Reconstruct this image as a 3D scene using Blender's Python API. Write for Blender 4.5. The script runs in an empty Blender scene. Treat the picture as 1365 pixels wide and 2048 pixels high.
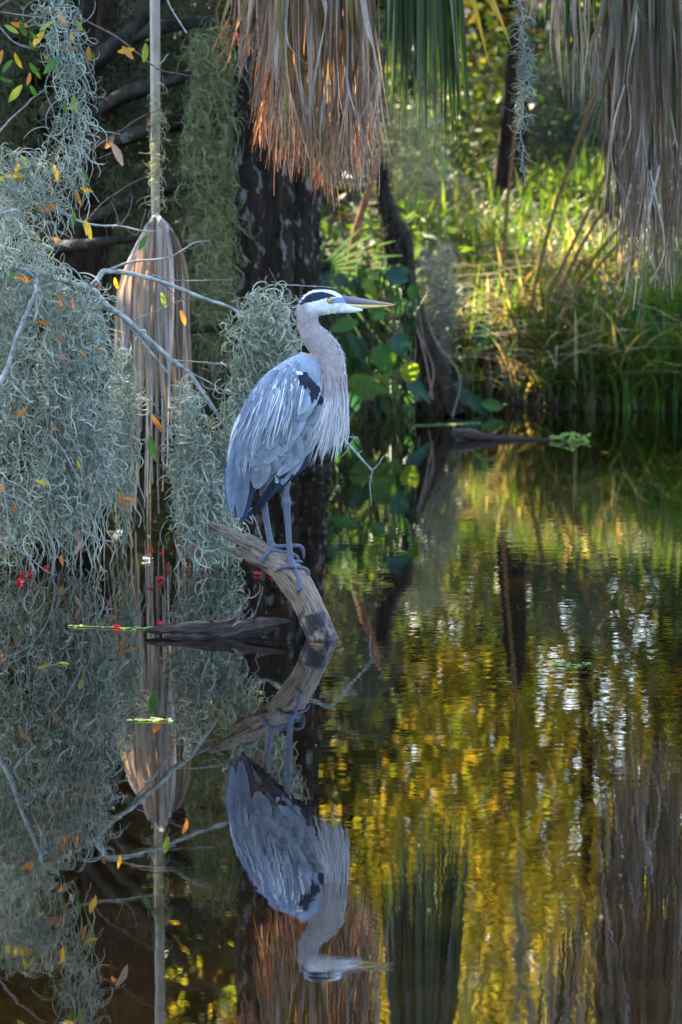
import bpy, math, random
import numpy as np
from mathutils import Vector, Matrix
from mathutils.bvhtree import BVHTree
random.seed(7); rng = np.random.default_rng(7)
C = bpy.context.scene.collection
sc = bpy.context.scene

# ------------------------------------------------------------------ camera, sky, sun, exposure
FPX = 8163.0; CAM_H = 1.7
TILT = math.atan(900.0 / FPX)
cam_d = bpy.data.cameras.new('camera'); cam = bpy.data.objects.new('camera', cam_d); C.objects.link(cam)
cam.location = (0, 0, CAM_H); cam.rotation_euler = (math.pi / 2 - TILT, 0, 0)
cam_d.sensor_fit = 'VERTICAL'; cam_d.sensor_height = 36.0
cam_d.lens = FPX / 2048.0 * 36.0 * math.cos(TILT) ** 0
cam_d.clip_start = 0.1; cam_d.clip_end = 2000
cam_d.dof.use_dof = True; cam_d.dof.focus_distance = 12.15; cam_d.dof.aperture_fstop = 6.0
sc.camera = cam

SUN_EL, SUN_AZ = math.radians(40), math.radians(-24)     # azimuth from +Y towards +X
SUN = np.array([math.sin(SUN_AZ) * math.cos(SUN_EL), math.cos(SUN_AZ) * math.cos(SUN_EL), math.sin(SUN_EL)])
w = bpy.data.worlds.new('World'); sc.world = w; w.use_nodes = True
nt = w.node_tree; bg = nt.nodes['Background']
sky = nt.nodes.new('ShaderNodeTexSky'); sky.sky_type = 'NISHITA'; sky.sun_disc = False
sky.sun_elevation = SUN_EL; sky.sun_rotation = SUN_AZ
nt.links.new(sky.outputs[0], bg.inputs[0]); bg.inputs[1].default_value = 0.125
sun_d = bpy.data.lights.new('sun', 'SUN'); sun_d.energy = 5.0; sun_d.angle = math.radians(0.5); sun_d.color = (1.0, .86, .66)
sun = bpy.data.objects.new('sun', sun_d); C.objects.link(sun)
sun.rotation_euler = Vector(-SUN).to_track_quat('-Z', 'Y').to_euler(); sun.location = (-8, 30, 25)
sc.view_settings.view_transform = 'Standard'; sc.view_settings.look = 'None'
sc.view_settings.gamma = 1; sc.view_settings.use_curve_mapping = False
sc.view_settings.exposure = 3.3
sc.cycles.max_bounces = 8; sc.cycles.diffuse_bounces = 3; sc.cycles.glossy_bounces = 4
sc.cycles.transmission_bounces = 4; sc.cycles.sample_clamp_indirect = 6
sc.cycles.use_denoising = True; sc.cycles.caustics_reflective = False; sc.cycles.caustics_refractive = False

# ------------------------------------------------------------------ pixels to places
def P(px, py, d):
    """photo pixel (1365x2048) seen at distance d (metres along +Y)"""
    px, py, d = np.broadcast_arrays(np.asarray(px, float), np.asarray(py, float), np.asarray(d, float))
    a = (px - 682.5) / FPX; b = (1024 - py) / FPX
    ct, st = math.cos(TILT), math.sin(TILT)
    y = ct + b * st; z = -st + b * ct
    k = d / y
    return np.stack([a * k, d, CAM_H + z * k], -1)
def to_px(v):
    ct, st = math.cos(TILT), math.sin(TILT)
    X, Y, Z = v[:, 0], v[:, 1], v[:, 2] - CAM_H
    f = Y * ct - Z * st; u = Y * st + Z * ct
    return 682.5 + FPX * X / f, 1024 - FPX * u / f
def water_d(py):
    b = (1024 - py) / FPX; ct, st = math.cos(TILT), math.sin(TILT)
    return CAM_H * (ct + b * st) / (st - b * ct)
def mm(d): return d / FPX        # metres per photo pixel at distance d

# ------------------------------------------------------------------ mesh helpers
def unit(v):
    return v / np.maximum(np.linalg.norm(v, axis=-1, keepdims=True), 1e-9)
def make_mesh(name, v, f, col=None, smooth=True, mat=None):
    me = bpy.data.meshes.new(name)
    v = np.ascontiguousarray(v, dtype=np.float32).reshape(-1, 3)
    fs = f if isinstance(f, (list, tuple)) else [f]
    fs = [np.asarray(q, dtype=np.int32) for q in fs if len(q)]
    me.vertices.add(len(v)); me.vertices.foreach_set('co', v.ravel())
    nl = sum(q.size for q in fs); npoly = sum(len(q) for q in fs)
    me.loops.add(nl); me.polygons.add(npoly)
    me.loops.foreach_set('vertex_index', np.concatenate([q.ravel() for q in fs]))
    tot = np.concatenate([np.full(len(q), q.shape[1], np.int32) for q in fs])
    st = np.concatenate([[0], np.cumsum(tot)[:-1]]).astype(np.int32)
    me.polygons.foreach_set('loop_start', st)
    if smooth: me.polygons.foreach_set('use_smooth', np.ones(npoly, bool))
    if col is not None:
        a = me.color_attributes.new('Col', 'FLOAT_COLOR', 'POINT')
        c = np.ones((len(v), 4), np.float32); c[:, :3] = np.asarray(col, np.float32).reshape(-1, 3) if np.ndim(col) > 1 else col
        a.data.foreach_set('color', c.ravel())
    me.update(calc_edges=True); me.validate()
    if mat: me.materials.append(mat)
    return me
def wloc(o):
    p = Vector((0, 0, 0))
    while o: p = p + o.location; o = o.parent
    return np.array(p)
def link(name, me, parent=None, loc=None):
    o = bpy.data.objects.new(name, me); C.objects.link(o)
    if parent is not None: o.parent = parent
    if loc is not None: o.location = loc
    return o
def obj(name, v, f, mat, parent=None, col=None, smooth=True, origin=None):
    """v in world coordinates; origin at the thing's base (top level) or at the part's own centre"""
    v = np.asarray(v, float).reshape(-1, 3)
    o3 = np.array([(v[:, 0].min() + v[:, 0].max()) / 2, (v[:, 1].min() + v[:, 1].max()) / 2, v[:, 2].min()]) if origin is None else np.asarray(origin, float)
    me = make_mesh(name, v - o3, f, col, smooth, mat)
    pl = wloc(parent) if parent is not None else 0
    return link(name, me, parent, Vector(o3 - pl))
def tag(o, label, cat, group=None, kind=None):
    o['label'] = label; o['category'] = cat
    if group: o['group'] = group
    if kind: o['kind'] = kind
    return o
def thing(name, loc, label, cat, group=None):
    o = link(name, None, None, Vector(loc)); o.empty_display_size = .1
    return tag(o, label, cat, group)
def structure(o): o['kind'] = 'structure'; return o
class Bag:
    def __init__(s): s.v = []; s.f = []; s.c = []; s.n = 0
    def add(s, v, f, c=(1, 1, 1)):
        v = np.asarray(v, float).reshape(-1, 3)
        for q in (f if isinstance(f, (list, tuple)) else [f]):
            if len(q): s.f.append(np.asarray(q) + s.n)
        c = np.asarray(c, float)
        s.c.append(np.broadcast_to(c, v.shape) if c.ndim == 1 else c)
        s.v.append(v); s.n += len(v); return s
    def out(s):
        t = [q for q in s.f if q.shape[1] == 3]; k = [q for q in s.f if q.shape[1] == 4]
        fs = ([np.concatenate(t)] if t else []) + ([np.concatenate(k)] if k else [])
        return np.concatenate(s.v), fs, np.concatenate(s.c)
    def build(s, name, mat, parent=None, smooth=True, origin=None):
        v, f, c = s.out(); return obj(name, v, f, mat, parent, c, smooth, origin)

def threads(Pt, R, sides=3, col=None):
    """many tubes at once. Pt (N,K,3), R (N,K) -> v, quads, per-vertex colour"""
    Pt = np.asarray(Pt, float); N, K, _ = Pt.shape
    R = np.broadcast_to(np.asarray(R, float), (N, K))
    T = unit(np.gradient(Pt, axis=1))
    ref = np.where(np.abs(T[..., 1:2]) < .9, np.array([0, 1., 0]), np.array([1., 0, 0]))
    n1 = unit(np.cross(T, ref)); n2 = np.cross(T, n1)
    a = np.arange(sides) * 2 * np.pi / sides
    v = Pt[:, :, None] + R[..., None, None] * (np.cos(a)[:, None] * n1[:, :, None] + np.sin(a)[:, None] * n2[:, :, None])
    i = np.arange(N)[:, None, None] * K * sides; k = np.arange(K - 1)[None, :, None] * sides; s = np.arange(sides)[None, None]
    s2 = (s + 1) % sides
    f = np.stack([i + k + s, i + k + s2, i + k + sides + s2, i + k + sides + s], -1).reshape(-1, 4)
    c = None
    if col is not None:
        c = np.broadcast_to(np.asarray(col, float)[:, None, None] if np.ndim(col) == 2 else np.asarray(col, float)[:, :, None], (N, K, sides, 3)).reshape(-1, 3)
    return v.reshape(-1, 3), f, c
def smooth_path(pts, n):
    """Catmull-Rom through the points, columns may hold radii too"""
    p = np.asarray(pts, float)
    p = np.vstack([2 * p[0] - p[1], p, 2 * p[-1] - p[-2]])
    t = np.linspace(0, len(p) - 3 - 1e-6, n); i = t.astype(int); u = (t - i)[:, None]
    a, b, c, d = p[i], p[i + 1], p[i + 2], p[i + 3]
    return .5 * (2 * b + (c - a) * u + (2 * a - 5 * b + 4 * c - d) * u ** 2 + (3 * b - a - 3 * c + d) * u ** 3)
def ribbons(Pt, W, S, fold=0.0, N3=None):
    """leaf strips, three vertices across. Pt (N,K,3), W (N,K) half widths, S (N,K,3) side directions"""
    Pt = np.asarray(Pt, float); N, K, _ = Pt.shape
    W = np.broadcast_to(np.asarray(W, float), (N, K))[..., None]
    T = unit(np.gradient(Pt, axis=1)); S = unit(S - (S * T).sum(-1, keepdims=True) * T)
    nrm = np.cross(T, S)
    v = np.stack([Pt - S * W, Pt + nrm * W * fold, Pt + S * W], 2)
    i = np.arange(N)[:, None, None] * K * 3; k = np.arange(K - 1)[None, :, None] * 3; s = np.arange(2)[None, None]
    f = np.stack([i + k + s, i + k + s + 1, i + k + 4 + s, i + k + 3 + s], -1).reshape(-1, 4)
    return v.reshape(-1, 3), f
def leaf_quads(cen, nrm, ax, L, W, bend=.15):
    """rhombic leaves: cen (N,3), axis, normal -> v,f (each 2 triangles as a bent kite)"""
    ax = unit(ax); sd = unit(np.cross(nrm, ax)); n = np.cross(ax, sd)
    L = np.asarray(L)[:, None]; W = np.asarray(W)[:, None]
    v = np.stack([cen - ax * L * .5, cen + sd * W * .5 + n * W * bend - ax * L * .05, cen + ax * L * .5, cen - sd * W * .5 + n * W * bend - ax * L * .05], 1)
    i = np.arange(len(cen))[:, None] * 4
    f = np.concatenate([i + np.array([[0, 1, 2]]), i + np.array([[0, 2, 3]])], 1).reshape(-1, 3)
    return v.reshape(-1, 3), f
def inside(poly, x, y):
    poly = np.asarray(poly, float); x = np.asarray(x); y = np.asarray(y); r = np.zeros(x.shape, bool)
    j = len(poly) - 1
    for i in range(len(poly)):
        xi, yi = poly[i]; xj, yj = poly[j]
        r ^= ((yi > y) != (yj > y)) & (x < (xj - xi) * (y - yi) / (yj - yi + 1e-12) + xi); j = i
    return r
def in_poly(poly, n):
    poly = np.asarray(poly, float); lo, hi = poly.min(0), poly.max(0); out = []
    k = 0
    while k < n:
        q = rng.uniform(lo, hi, (n * 2, 2)); q = q[inside(poly, q[:, 0], q[:, 1])]; out.append(q); k += len(q)
    return np.concatenate(out)[:n]
def rnoise(x, seed=0):
    """cheap smooth 1-d noise"""
    r = np.random.default_rng(seed); a = r.uniform(0, 6.28, 6); k = r.uniform(.6, 1.4, 6) * np.array([1, 2, 3.1, 4.7, 7, 11])
    return sum(np.sin(x * k[i] + a[i]) / (i + 1) for i in range(6)) / 1.6

# ------------------------------------------------------------------ materials
def new_mat(name):
    m = bpy.data.materials.new(name); m.use_nodes = True
    n = m.node_tree.nodes; n.clear(); out = n.new('ShaderNodeOutputMaterial')
    return m, n, m.node_tree.links, out
def attr_color(n, l, vary=.0, base=None):
    if base is None:
        a = n.new('ShaderNodeAttribute'); a.attribute_name = 'Col'; c = a.outputs['Color']
    else:
        r = n.new('ShaderNodeRGB'); r.outputs[0].default_value = (*base, 1); c = r.outputs[0]
    return c
def mul_noise(n, l, c, scale, lo, hi, coords='Object', stretch=(1, 1, 1), detail=4):
    tc = n.new('ShaderNodeTexCoord'); mp = n.new('ShaderNodeMapping'); mp.inputs['Scale'].default_value = stretch
    l.new(tc.outputs[coords], mp.inputs[0])
    ns = n.new('ShaderNodeTexNoise'); ns.inputs['Scale'].default_value = scale; ns.inputs['Detail'].default_value = detail
    l.new(mp.outputs[0], ns.inputs['Vector'])
    mr = n.new('ShaderNodeMapRange'); mr.inputs[1].default_value = .3; mr.inputs[2].default_value = .7
    mr.inputs[3].default_value = lo; mr.inputs[4].default_value = hi; l.new(ns.outputs[0], mr.inputs[0])
    vm = n.new('ShaderNodeVectorMath'); vm.operation = 'SCALE'; l.new(c, vm.inputs[0]); l.new(mr.outputs[0], vm.inputs['Scale'])
    return vm.outputs[0], ns.outputs[0]
def leaf_mat(name, base=None, trans=.45, rough=.5, tint=(1.25, 1.15, .45), spec=.3, noise=(14, .7, 1.25), stretch=(1, 1, 1)):
    m, n, l, out = new_mat(name)
    c = attr_color(n, l, base=base)
    c, _ = mul_noise(n, l, c, noise[0], noise[1], noise[2], stretch=stretch)
    pr = n.new('ShaderNodeBsdfPrincipled'); l.new(c, pr.inputs['Base Color'])
    pr.inputs['Roughness'].default_value = rough; pr.inputs['Specular IOR Level'].default_value = spec
    tr = n.new('ShaderNodeBsdfTranslucent')
    vm = n.new('ShaderNodeVectorMath'); vm.operation = 'MULTIPLY'; l.new(c, vm.inputs[0]); vm.inputs[1].default_value = tint
    l.new(vm.outputs[0], tr.inputs[0])
    mx = n.new('ShaderNodeMixShader'); mx.inputs[0].default_value = trans
    l.new(pr.outputs[0], mx.inputs[1]); l.new(tr.outputs[0], mx.inputs[2]); l.new(mx.outputs[0], out.inputs[0])
    return m
def plain_mat(name, base=None, rough=.7, spec=.3, noise=None, bump=None, stretch=(1, 1, 1), sheen=0):
    m, n, l, out = new_mat(name); c = attr_color(n, l, base=base)
    fac = None
    if noise: c, fac = mul_noise(n, l, c, *noise, stretch=stretch)
    pr = n.new('ShaderNodeBsdfPrincipled'); l.new(c, pr.inputs['Base Color'])
    pr.inputs['Roughness'].default_value = rough; pr.inputs['Specular IOR Level'].default_value = spec
    if sheen: pr.inputs['Sheen Weight'].default_value = sheen
    if bump and fac is not None:
        b = n.new('ShaderNodeBump'); b.inputs['Distance'].default_value = bump; b.inputs['Strength'].default_value = 1
        l.new(fac, b.inputs['Height']); l.new(b.outputs[0], pr.inputs['Normal'])
    l.new(pr.outputs[0], out.inputs[0]); return m
def bark_mat(name, dark, light, lichen, scale=9, stretch=(6, 6, 1), bump=.02, lich=.62, lscale=14):
    m, n, l, out = new_mat(name)
    tc = n.new('ShaderNodeTexCoord'); mp = n.new('ShaderNodeMapping'); mp.inputs['Scale'].default_value = stretch; l.new(tc.outputs['Object'], mp.inputs[0])
    n1 = n.new('ShaderNodeTexNoise'); n1.inputs['Scale'].default_value = scale; n1.inputs['Detail'].default_value = 6; n1.inputs['Roughness'].default_value = .65; l.new(mp.outputs[0], n1.inputs['Vector'])
    r1 = n.new('ShaderNodeValToRGB'); r1.color_ramp.elements[0].position = .35; r1.color_ramp.elements[0].color = (*dark, 1)
    r1.color_ramp.elements[1].position = .72; r1.color_ramp.elements[1].color = (*light, 1); l.new(n1.outputs[0], r1.inputs[0])
    n2 = n.new('ShaderNodeTexNoise'); n2.inputs['Scale'].default_value = lscale; n2.inputs['Detail'].default_value = 5
    mp2 = n.new('ShaderNodeMapping'); mp2.inputs['Scale'].default_value = (1, 1, .45); l.new(tc.outputs['Object'], mp2.inputs[0]); l.new(mp2.outputs[0], n2.inputs['Vector'])
    r2 = n.new('ShaderNodeValToRGB'); r2.color_ramp.elements[0].position = lich; r2.color_ramp.elements[1].position = lich + .1; l.new(n2.outputs[0], r2.inputs[0])
    mx = n.new('ShaderNodeMix'); mx.data_type = 'RGBA'; l.new(r2.outputs[0], mx.inputs[0]); l.new(r1.outputs[0], mx.inputs[6]); mx.inputs[7].default_value = (*lichen, 1)
    pr = n.new('ShaderNodeBsdfPrincipled'); pr.inputs['Roughness'].default_value = .85; pr.inputs['Specular IOR Level'].default_value = .2
    l.new(mx.outputs[2], pr.inputs['Base Color'])
    b = n.new('ShaderNodeBump'); b.inputs['Distance'].default_value = bump; l.new(n1.outputs[0], b.inputs['Height']); l.new(b.outputs[0], pr.inputs['Normal'])
    l.new(pr.outputs[0], out.inputs[0]); return m

M = {}
M['moss'] = leaf_mat('spanish_moss', trans=.25, rough=.8, tint=(1.1, 1.1, .7), spec=.15, noise=(3, .8, 1.2))
M['leaf'] = leaf_mat('leaf', trans=.42)
M['canopy'] = leaf_mat('canopy_leaf', trans=.55, noise=(.5, .7, 1.3))
M['grass'] = leaf_mat('grass', trans=.45, noise=(1.5, .7, 1.25))
M['frond_dead'] = leaf_mat('dead_frond', trans=.38, rough=.6, tint=(1.25, .88, .48), noise=(9, .5, 1.4), stretch=(5, 5, .6))
M['frond_fan'] = leaf_mat('dry_fan_frond', trans=.2, rough=.6, tint=(1.2, .85, .45), noise=(9, .5, 1.4), stretch=(5, 5, .6))
M['frond_green'] = leaf_mat('green_frond', trans=.4, rough=.35, tint=(1.5, 1.3, .25), spec=.5, noise=(9, .75, 1.2), stretch=(5, 5, .6))
M['twig'] = plain_mat('twig_bark', rough=.85, noise=(60, .55, 1.35), bump=.002)
M['lichen_twig'] = plain_mat('lichen_twig', rough=.85, noise=(38, .45, 1.5), bump=.003)
M['feather'] = plain_mat('feather', rough=.65, spec=.25, noise=(45, .82, 1.15))
M['skin'] = plain_mat('heron_body', rough=.6, spec=.3, noise=(90, .82, 1.15), bump=.0012)
M['bill'] = plain_mat('bill_horn', rough=.35, spec=.5, noise=(40, .9, 1.1), stretch=(.3, 1, 1))
M['iris'] = plain_mat('iris', base=(.75, .5, .05), rough=.1, spec=.6)
M['pupil'] = plain_mat('pupil', base=(.004, .004, .005), rough=.05, spec=.8)
M['petal'] = leaf_mat('petal', base=(.5, .02, .03), trans=.3, tint=(1, .6, .6))
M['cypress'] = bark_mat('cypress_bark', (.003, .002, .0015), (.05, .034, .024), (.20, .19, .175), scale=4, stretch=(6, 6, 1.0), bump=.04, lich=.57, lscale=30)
M['redbark'] = bark_mat('rough_brown_bark', (.004, .0025, .002), (.055, .03, .016), (.10, .10, .08), scale=6, stretch=(4, 4, 1), bump=.03, lich=.66)
M['limb'] = bark_mat('dead_limb_bark', (.005, .004, .003), (.045, .038, .028), (.13, .13, .105), scale=8, stretch=(2, 2, 2), bump=.01, lich=.62, lscale=12)
M['palmbark'] = bark_mat('palm_bark', (.03, .022, .015), (.14, .11, .08), (.2, .2, .18), scale=8, stretch=(2, 2, 5), bump=.02)

# driftwood: long grey grain, wet dark foot
def driftwood_mat(name, dry, crack, wet_z):
    m, n, l, out = new_mat(name)
    at = n.new('ShaderNodeAttribute'); at.attribute_name = 'Col'      # Col = (along, around, wetness)
    sp = n.new('ShaderNodeSeparateColor'); l.new(at.outputs['Color'], sp.inputs[0])
    cb = n.new('ShaderNodeCombineXYZ')
    for i, k in ((0, 5.0), (1, 30.0)):
        mt = n.new('ShaderNodeMath'); mt.operation = 'MULTIPLY'; mt.inputs[1].default_value = k; l.new(sp.outputs[i], mt.inputs[0]); l.new(mt.outputs[0], cb.inputs[i])
    n1 = n.new('ShaderNodeTexNoise'); n1.inputs['Scale'].default_value = 1.0; n1.inputs['Detail'].default_value = 7; n1.inputs['Roughness'].default_value = .62; l.new(cb.outputs[0], n1.inputs['Vector'])
    r = n.new('ShaderNodeValToRGB'); e = r.color_ramp.elements; e[0].position = .36; e[0].color = (*crack, 1); e[1].position = .66; e[1].color = (*dry, 1)
    k = e.new(.47); k.color = tuple(.55 * a for a in dry) + (1,); l.new(n1.outputs[0], r.inputs[0])
    tc = n.new('ShaderNodeTexCoord'); n2 = n.new('ShaderNodeTexNoise'); n2.inputs['Scale'].default_value = 22; n2.inputs['Detail'].default_value = 5; l.new(tc.outputs['Object'], n2.inputs['Vector'])
    ad = n.new('ShaderNodeMath'); ad.operation = 'ADD'; l.new(sp.outputs[2], ad.inputs[0]); nm = n.new('ShaderNodeMapRange'); nm.inputs[1].default_value = .32; nm.inputs[2].default_value = .68; l.new(n2.outputs[0], nm.inputs[0]); l.new(nm.outputs[0], ad.inputs[1])
    mr = n.new('ShaderNodeMapRange'); mr.inputs[1].default_value = .88; mr.inputs[2].default_value = 1.12; l.new(ad.outputs[0], mr.inputs[0])
    mx = n.new('ShaderNodeMix'); mx.data_type = 'RGBA'; l.new(mr.outputs[0], mx.inputs[0]); l.new(r.outputs[0], mx.inputs[6]); mx.inputs[7].default_value = (.011, .011, .014, 1)
    pr = n.new('ShaderNodeBsdfPrincipled'); l.new(mx.outputs[2], pr.inputs['Base Color'])
    rr = n.new('ShaderNodeMapRange'); rr.inputs[3].default_value = .8; rr.inputs[4].default_value = .55; l.new(mr.outputs[0], rr.inputs[0]); l.new(rr.outputs[0], pr.inputs['Roughness'])
    b = n.new('ShaderNodeBump'); b.inputs['Distance'].default_value = .012; l.new(n1.outputs[0], b.inputs['Height']); l.new(b.outputs[0], pr.inputs['Normal'])
    l.new(pr.outputs[0], out.inputs[0]); return m
M['driftwood'] = driftwood_mat('weathered_driftwood', (.46, .335, .25), (.020, .012, .008), 0)
M['wetwood'] = driftwood_mat('wet_driftwood', (.13, .085, .075), (.004, .003, .003), 0)

def ground_mat():
    m, n, l, out = new_mat('leaf_litter_soil')
    tc = n.new('ShaderNodeTexCoord')
    n1 = n.new('ShaderNodeTexNoise'); n1.inputs['Scale'].default_value = 3; n1.inputs['Detail'].default_value = 8; l.new(tc.outputs['Object'], n1.inputs['Vector'])
    r = n.new('ShaderNodeValToRGB'); e = r.color_ramp.elements; e[0].position = .3; e[0].color = (.008, .006, .004, 1); e[1].position = .7; e[1].color = (.05, .035, .018, 1)
    k = e.new(.5); k.color = (.018, .018, .008, 1); l.new(n1.outputs[0], r.inputs[0])
    pr = n.new('ShaderNodeBsdfPrincipled'); pr.inputs['Roughness'].default_value = .9; l.new(r.outputs[0], pr.inputs['Base Color'])
    n2 = n.new('ShaderNodeTexNoise'); n2.inputs['Scale'].default_value = 25; n2.inputs['Detail'].default_value = 6; l.new(tc.outputs['Object'], n2.inputs['Vector'])
    b = n.new('ShaderNodeBump'); b.inputs['Distance'].default_value = .05; l.new(n2.outputs[0], b.inputs['Height']); l.new(b.outputs[0], pr.inputs['Normal'])
    l.new(pr.outputs[0], out.inputs[0]); return m
M['ground'] = ground_mat()
def water_mat():
    m, n, l, out = new_mat('tannin_pond_water')
    tc = n.new('ShaderNodeTexCoord')
    def noise(scale, detail, sx, sy):
        mp = n.new('ShaderNodeMapping'); mp.inputs['Scale'].default_value = (sx, sy, 1); l.new(tc.outputs['Object'], mp.inputs[0])
        q = n.new('ShaderNodeTexNoise'); q.inputs['Scale'].default_value = scale; q.inputs['Detail'].default_value = detail; l.new(mp.outputs[0], q.inputs['Vector']); return q.outputs[0]
    a = noise(11, 2, 1, 1.3); big = noise(.55, 1, 1, 1); c = noise(2.0, 1, 1, 1)
    # breeze comes and goes over the pond: calmer beside the moss, livelier on the open side
    sx = n.new('ShaderNodeSeparateXYZ'); l.new(tc.outputs['Object'], sx.inputs[0])
    mr = n.new('ShaderNodeMapRange'); mr.inputs[1].default_value = -.35; mr.inputs[2].default_value = .5; mr.inputs[3].default_value = .22; mr.inputs[4].default_value = 1.0; l.new(sx.outputs[0], mr.inputs[0])
    mb = n.new('ShaderNodeMapRange'); mb.inputs[1].default_value = .35; mb.inputs[2].default_value = .65; mb.inputs[3].default_value = .55; mb.inputs[4].default_value = 1.25; l.new(big, mb.inputs[0])
    m1 = n.new('ShaderNodeMath'); m1.operation = 'MULTIPLY'; l.new(mr.outputs[0], m1.inputs[0]); l.new(mb.outputs[0], m1.inputs[1])
    m2 = n.new('ShaderNodeMath'); m2.operation = 'MULTIPLY'; l.new(a, m2.inputs[0]); l.new(m1.outputs[0], m2.inputs[1])
    m3 = n.new('ShaderNodeMath'); m3.operation = 'ADD'; l.new(m2.outputs[0], m3.inputs[0]); l.new(c, m3.inputs[1])
    b = n.new('ShaderNodeBump'); b.inputs['Strength'].default_value = 1; b.inputs['Distance'].default_value = .00032; l.new(m3.outputs[0], b.inputs['Height'])
    pr = n.new('ShaderNodeBsdfPrincipled'); pr.inputs['Base Color'].default_value = (.0032, .002, .0007, 1)
    pr.inputs['Roughness'].default_value = .0; pr.inputs['IOR'].default_value = 1.8
    l.new(b.outputs[0], pr.inputs['Normal']); l.new(pr.outputs[0], out.inputs[0]); return m
M['water'] = water_mat()

# ------------------------------------------------------------------ ground and water
def shore(x):     # far bank waterline, distance from the camera
    return 20.2 - .25 * np.clip(x, -3, 6) + .35 * np.sin(x * 1.3 + .6) + .18 * np.sin(x * 3.7) - np.where(x < -.6, .8 * np.clip(-.6 - x, 0, 2), 0)
def gz(x, y):
    s = y - shore(x)
    z = np.where(s < 0, np.maximum(-.9, .22 * s), .36 * (1 - np.exp(-s * .9)) * 2.0 + .05 * np.clip(s - 2, 0, 40) * 1.0)
    z = np.where(s > 42, z, z)
    z += np.where(s > 0, .05 * np.sin(x * 2.1 + y) * np.clip(s, 0, 1) + .04 * np.sin(x * 5 + y * 3.3) * np.clip(s, 0, 1), 0)
    near = 1.2 - y                                        # bank under the photographer
    z = np.where(near > 0, np.minimum(.06, -.9 + near * 1.2), z)
    return z
gx = np.unique(np.concatenate([np.linspace(-400, -12, 26), np.linspace(-12, 12, 121), np.linspace(12, 400, 26)]))
gy = np.unique(np.concatenate([np.linspace(-300, -2, 14), np.linspace(-2, 16, 40), np.linspace(16, 32, 110), np.linspace(32, 600, 40)]))
X, Y = np.meshgrid(gx, gy); Z = gz(X, Y)
nx, ny = len(gx), len(gy); idx = np.arange(nx * ny).reshape(ny, nx)
gf = np.stack([idx[:-1, :-1], idx[:-1, 1:], idx[1:, 1:], idx[1:, :-1]], -1).reshape(-1, 4)
g = obj('ground', np.stack([X, Y, Z], -1), gf, M['ground'], origin=(0, 0, 0)); structure(g)
wf = np.array([[0, 1, 2, 3]])
wt = obj('pond_water', [(-60, -.5, 0), (60, -.5, 0), (60, 23.5, 0), (-60, 23.5, 0)], wf, M['water'], origin=(0, 0, 0), smooth=False); structure(wt)

# ------------------------------------------------------------------ the heron and its perch
HD = 12.0; HS = mm(HD)
def loft(rings, sides=20, sub=5):
    """rings: (px, py, half width in profile, half depth, depth offset) in photo pixels at the heron's distance"""
    r = smooth_path(rings, (len(rings) - 1) * sub + 1)
    r[:, 2:4] = np.maximum(r[:, 2:4], .8)
    cen = P(r[:, 0], r[:, 1], HD) + np.stack([0 * r[:, 4], r[:, 4] * HS, 0 * r[:, 4]], -1)
    T = unit(np.gradient(cen, axis=0)); yd = np.array([0, 1., 0])
    n1 = unit(np.cross(T, yd)); n2 = unit(np.cross(n1, T))
    a = np.arange(sides) * 2 * np.pi / sides
    v = cen[:, None] + HS * (np.cos(a)[None, :, None] * n1[:, None] * r[:, 2][:, None, None] + np.sin(a)[None, :, None] * n2[:, None] * r[:, 3][:, None, None])
    K = len(r); v = v.reshape(-1, 3)
    k = np.arange(K - 1)[:, None] * sides; s = np.arange(sides)[None]; s2 = (s + 1) % sides
    f = np.stack([k + s, k + s2, k + sides + s2, k + sides + s], -1).reshape(-1, 4)
    v = np.vstack([v, cen[0], cen[-1]]); n0 = K * sides
    s = np.arange(sides); s2 = (s + 1) % sides
    f0 = np.stack([s2, s, np.full(sides, n0)], -1); f1 = np.stack([(K - 1) * sides + s, (K - 1) * sides + s2, np.full(sides, n0 + 1)], -1)
    return v, [f, np.vstack([f0, f1])]
def remeshed(v, f, voxel, it=6, fac=.5):
    me = make_mesh('tmp', v, f); o = link('tmp', me)
    m = o.modifiers.new('r', 'REMESH'); m.mode = 'VOXEL'; m.voxel_size = voxel
    s = o.modifiers.new('s', 'SMOOTH'); s.iterations = it; s.factor = fac
    dg = bpy.context.evaluated_depsgraph_get(); e = o.evaluated_get(dg).to_mesh()
    vv = np.zeros(len(e.vertices) * 3); e.vertices.foreach_get('co', vv)
    ff = np.zeros(len(e.loops), int); e.loops.foreach_get('vertex_index', ff)
    o.evaluated_get(dg).to_mesh_clear(); bpy.data.objects.remove(o); bpy.data.meshes.remove(me)
    return vv.reshape(-1, 3), ff.reshape(-1, 4)

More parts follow.
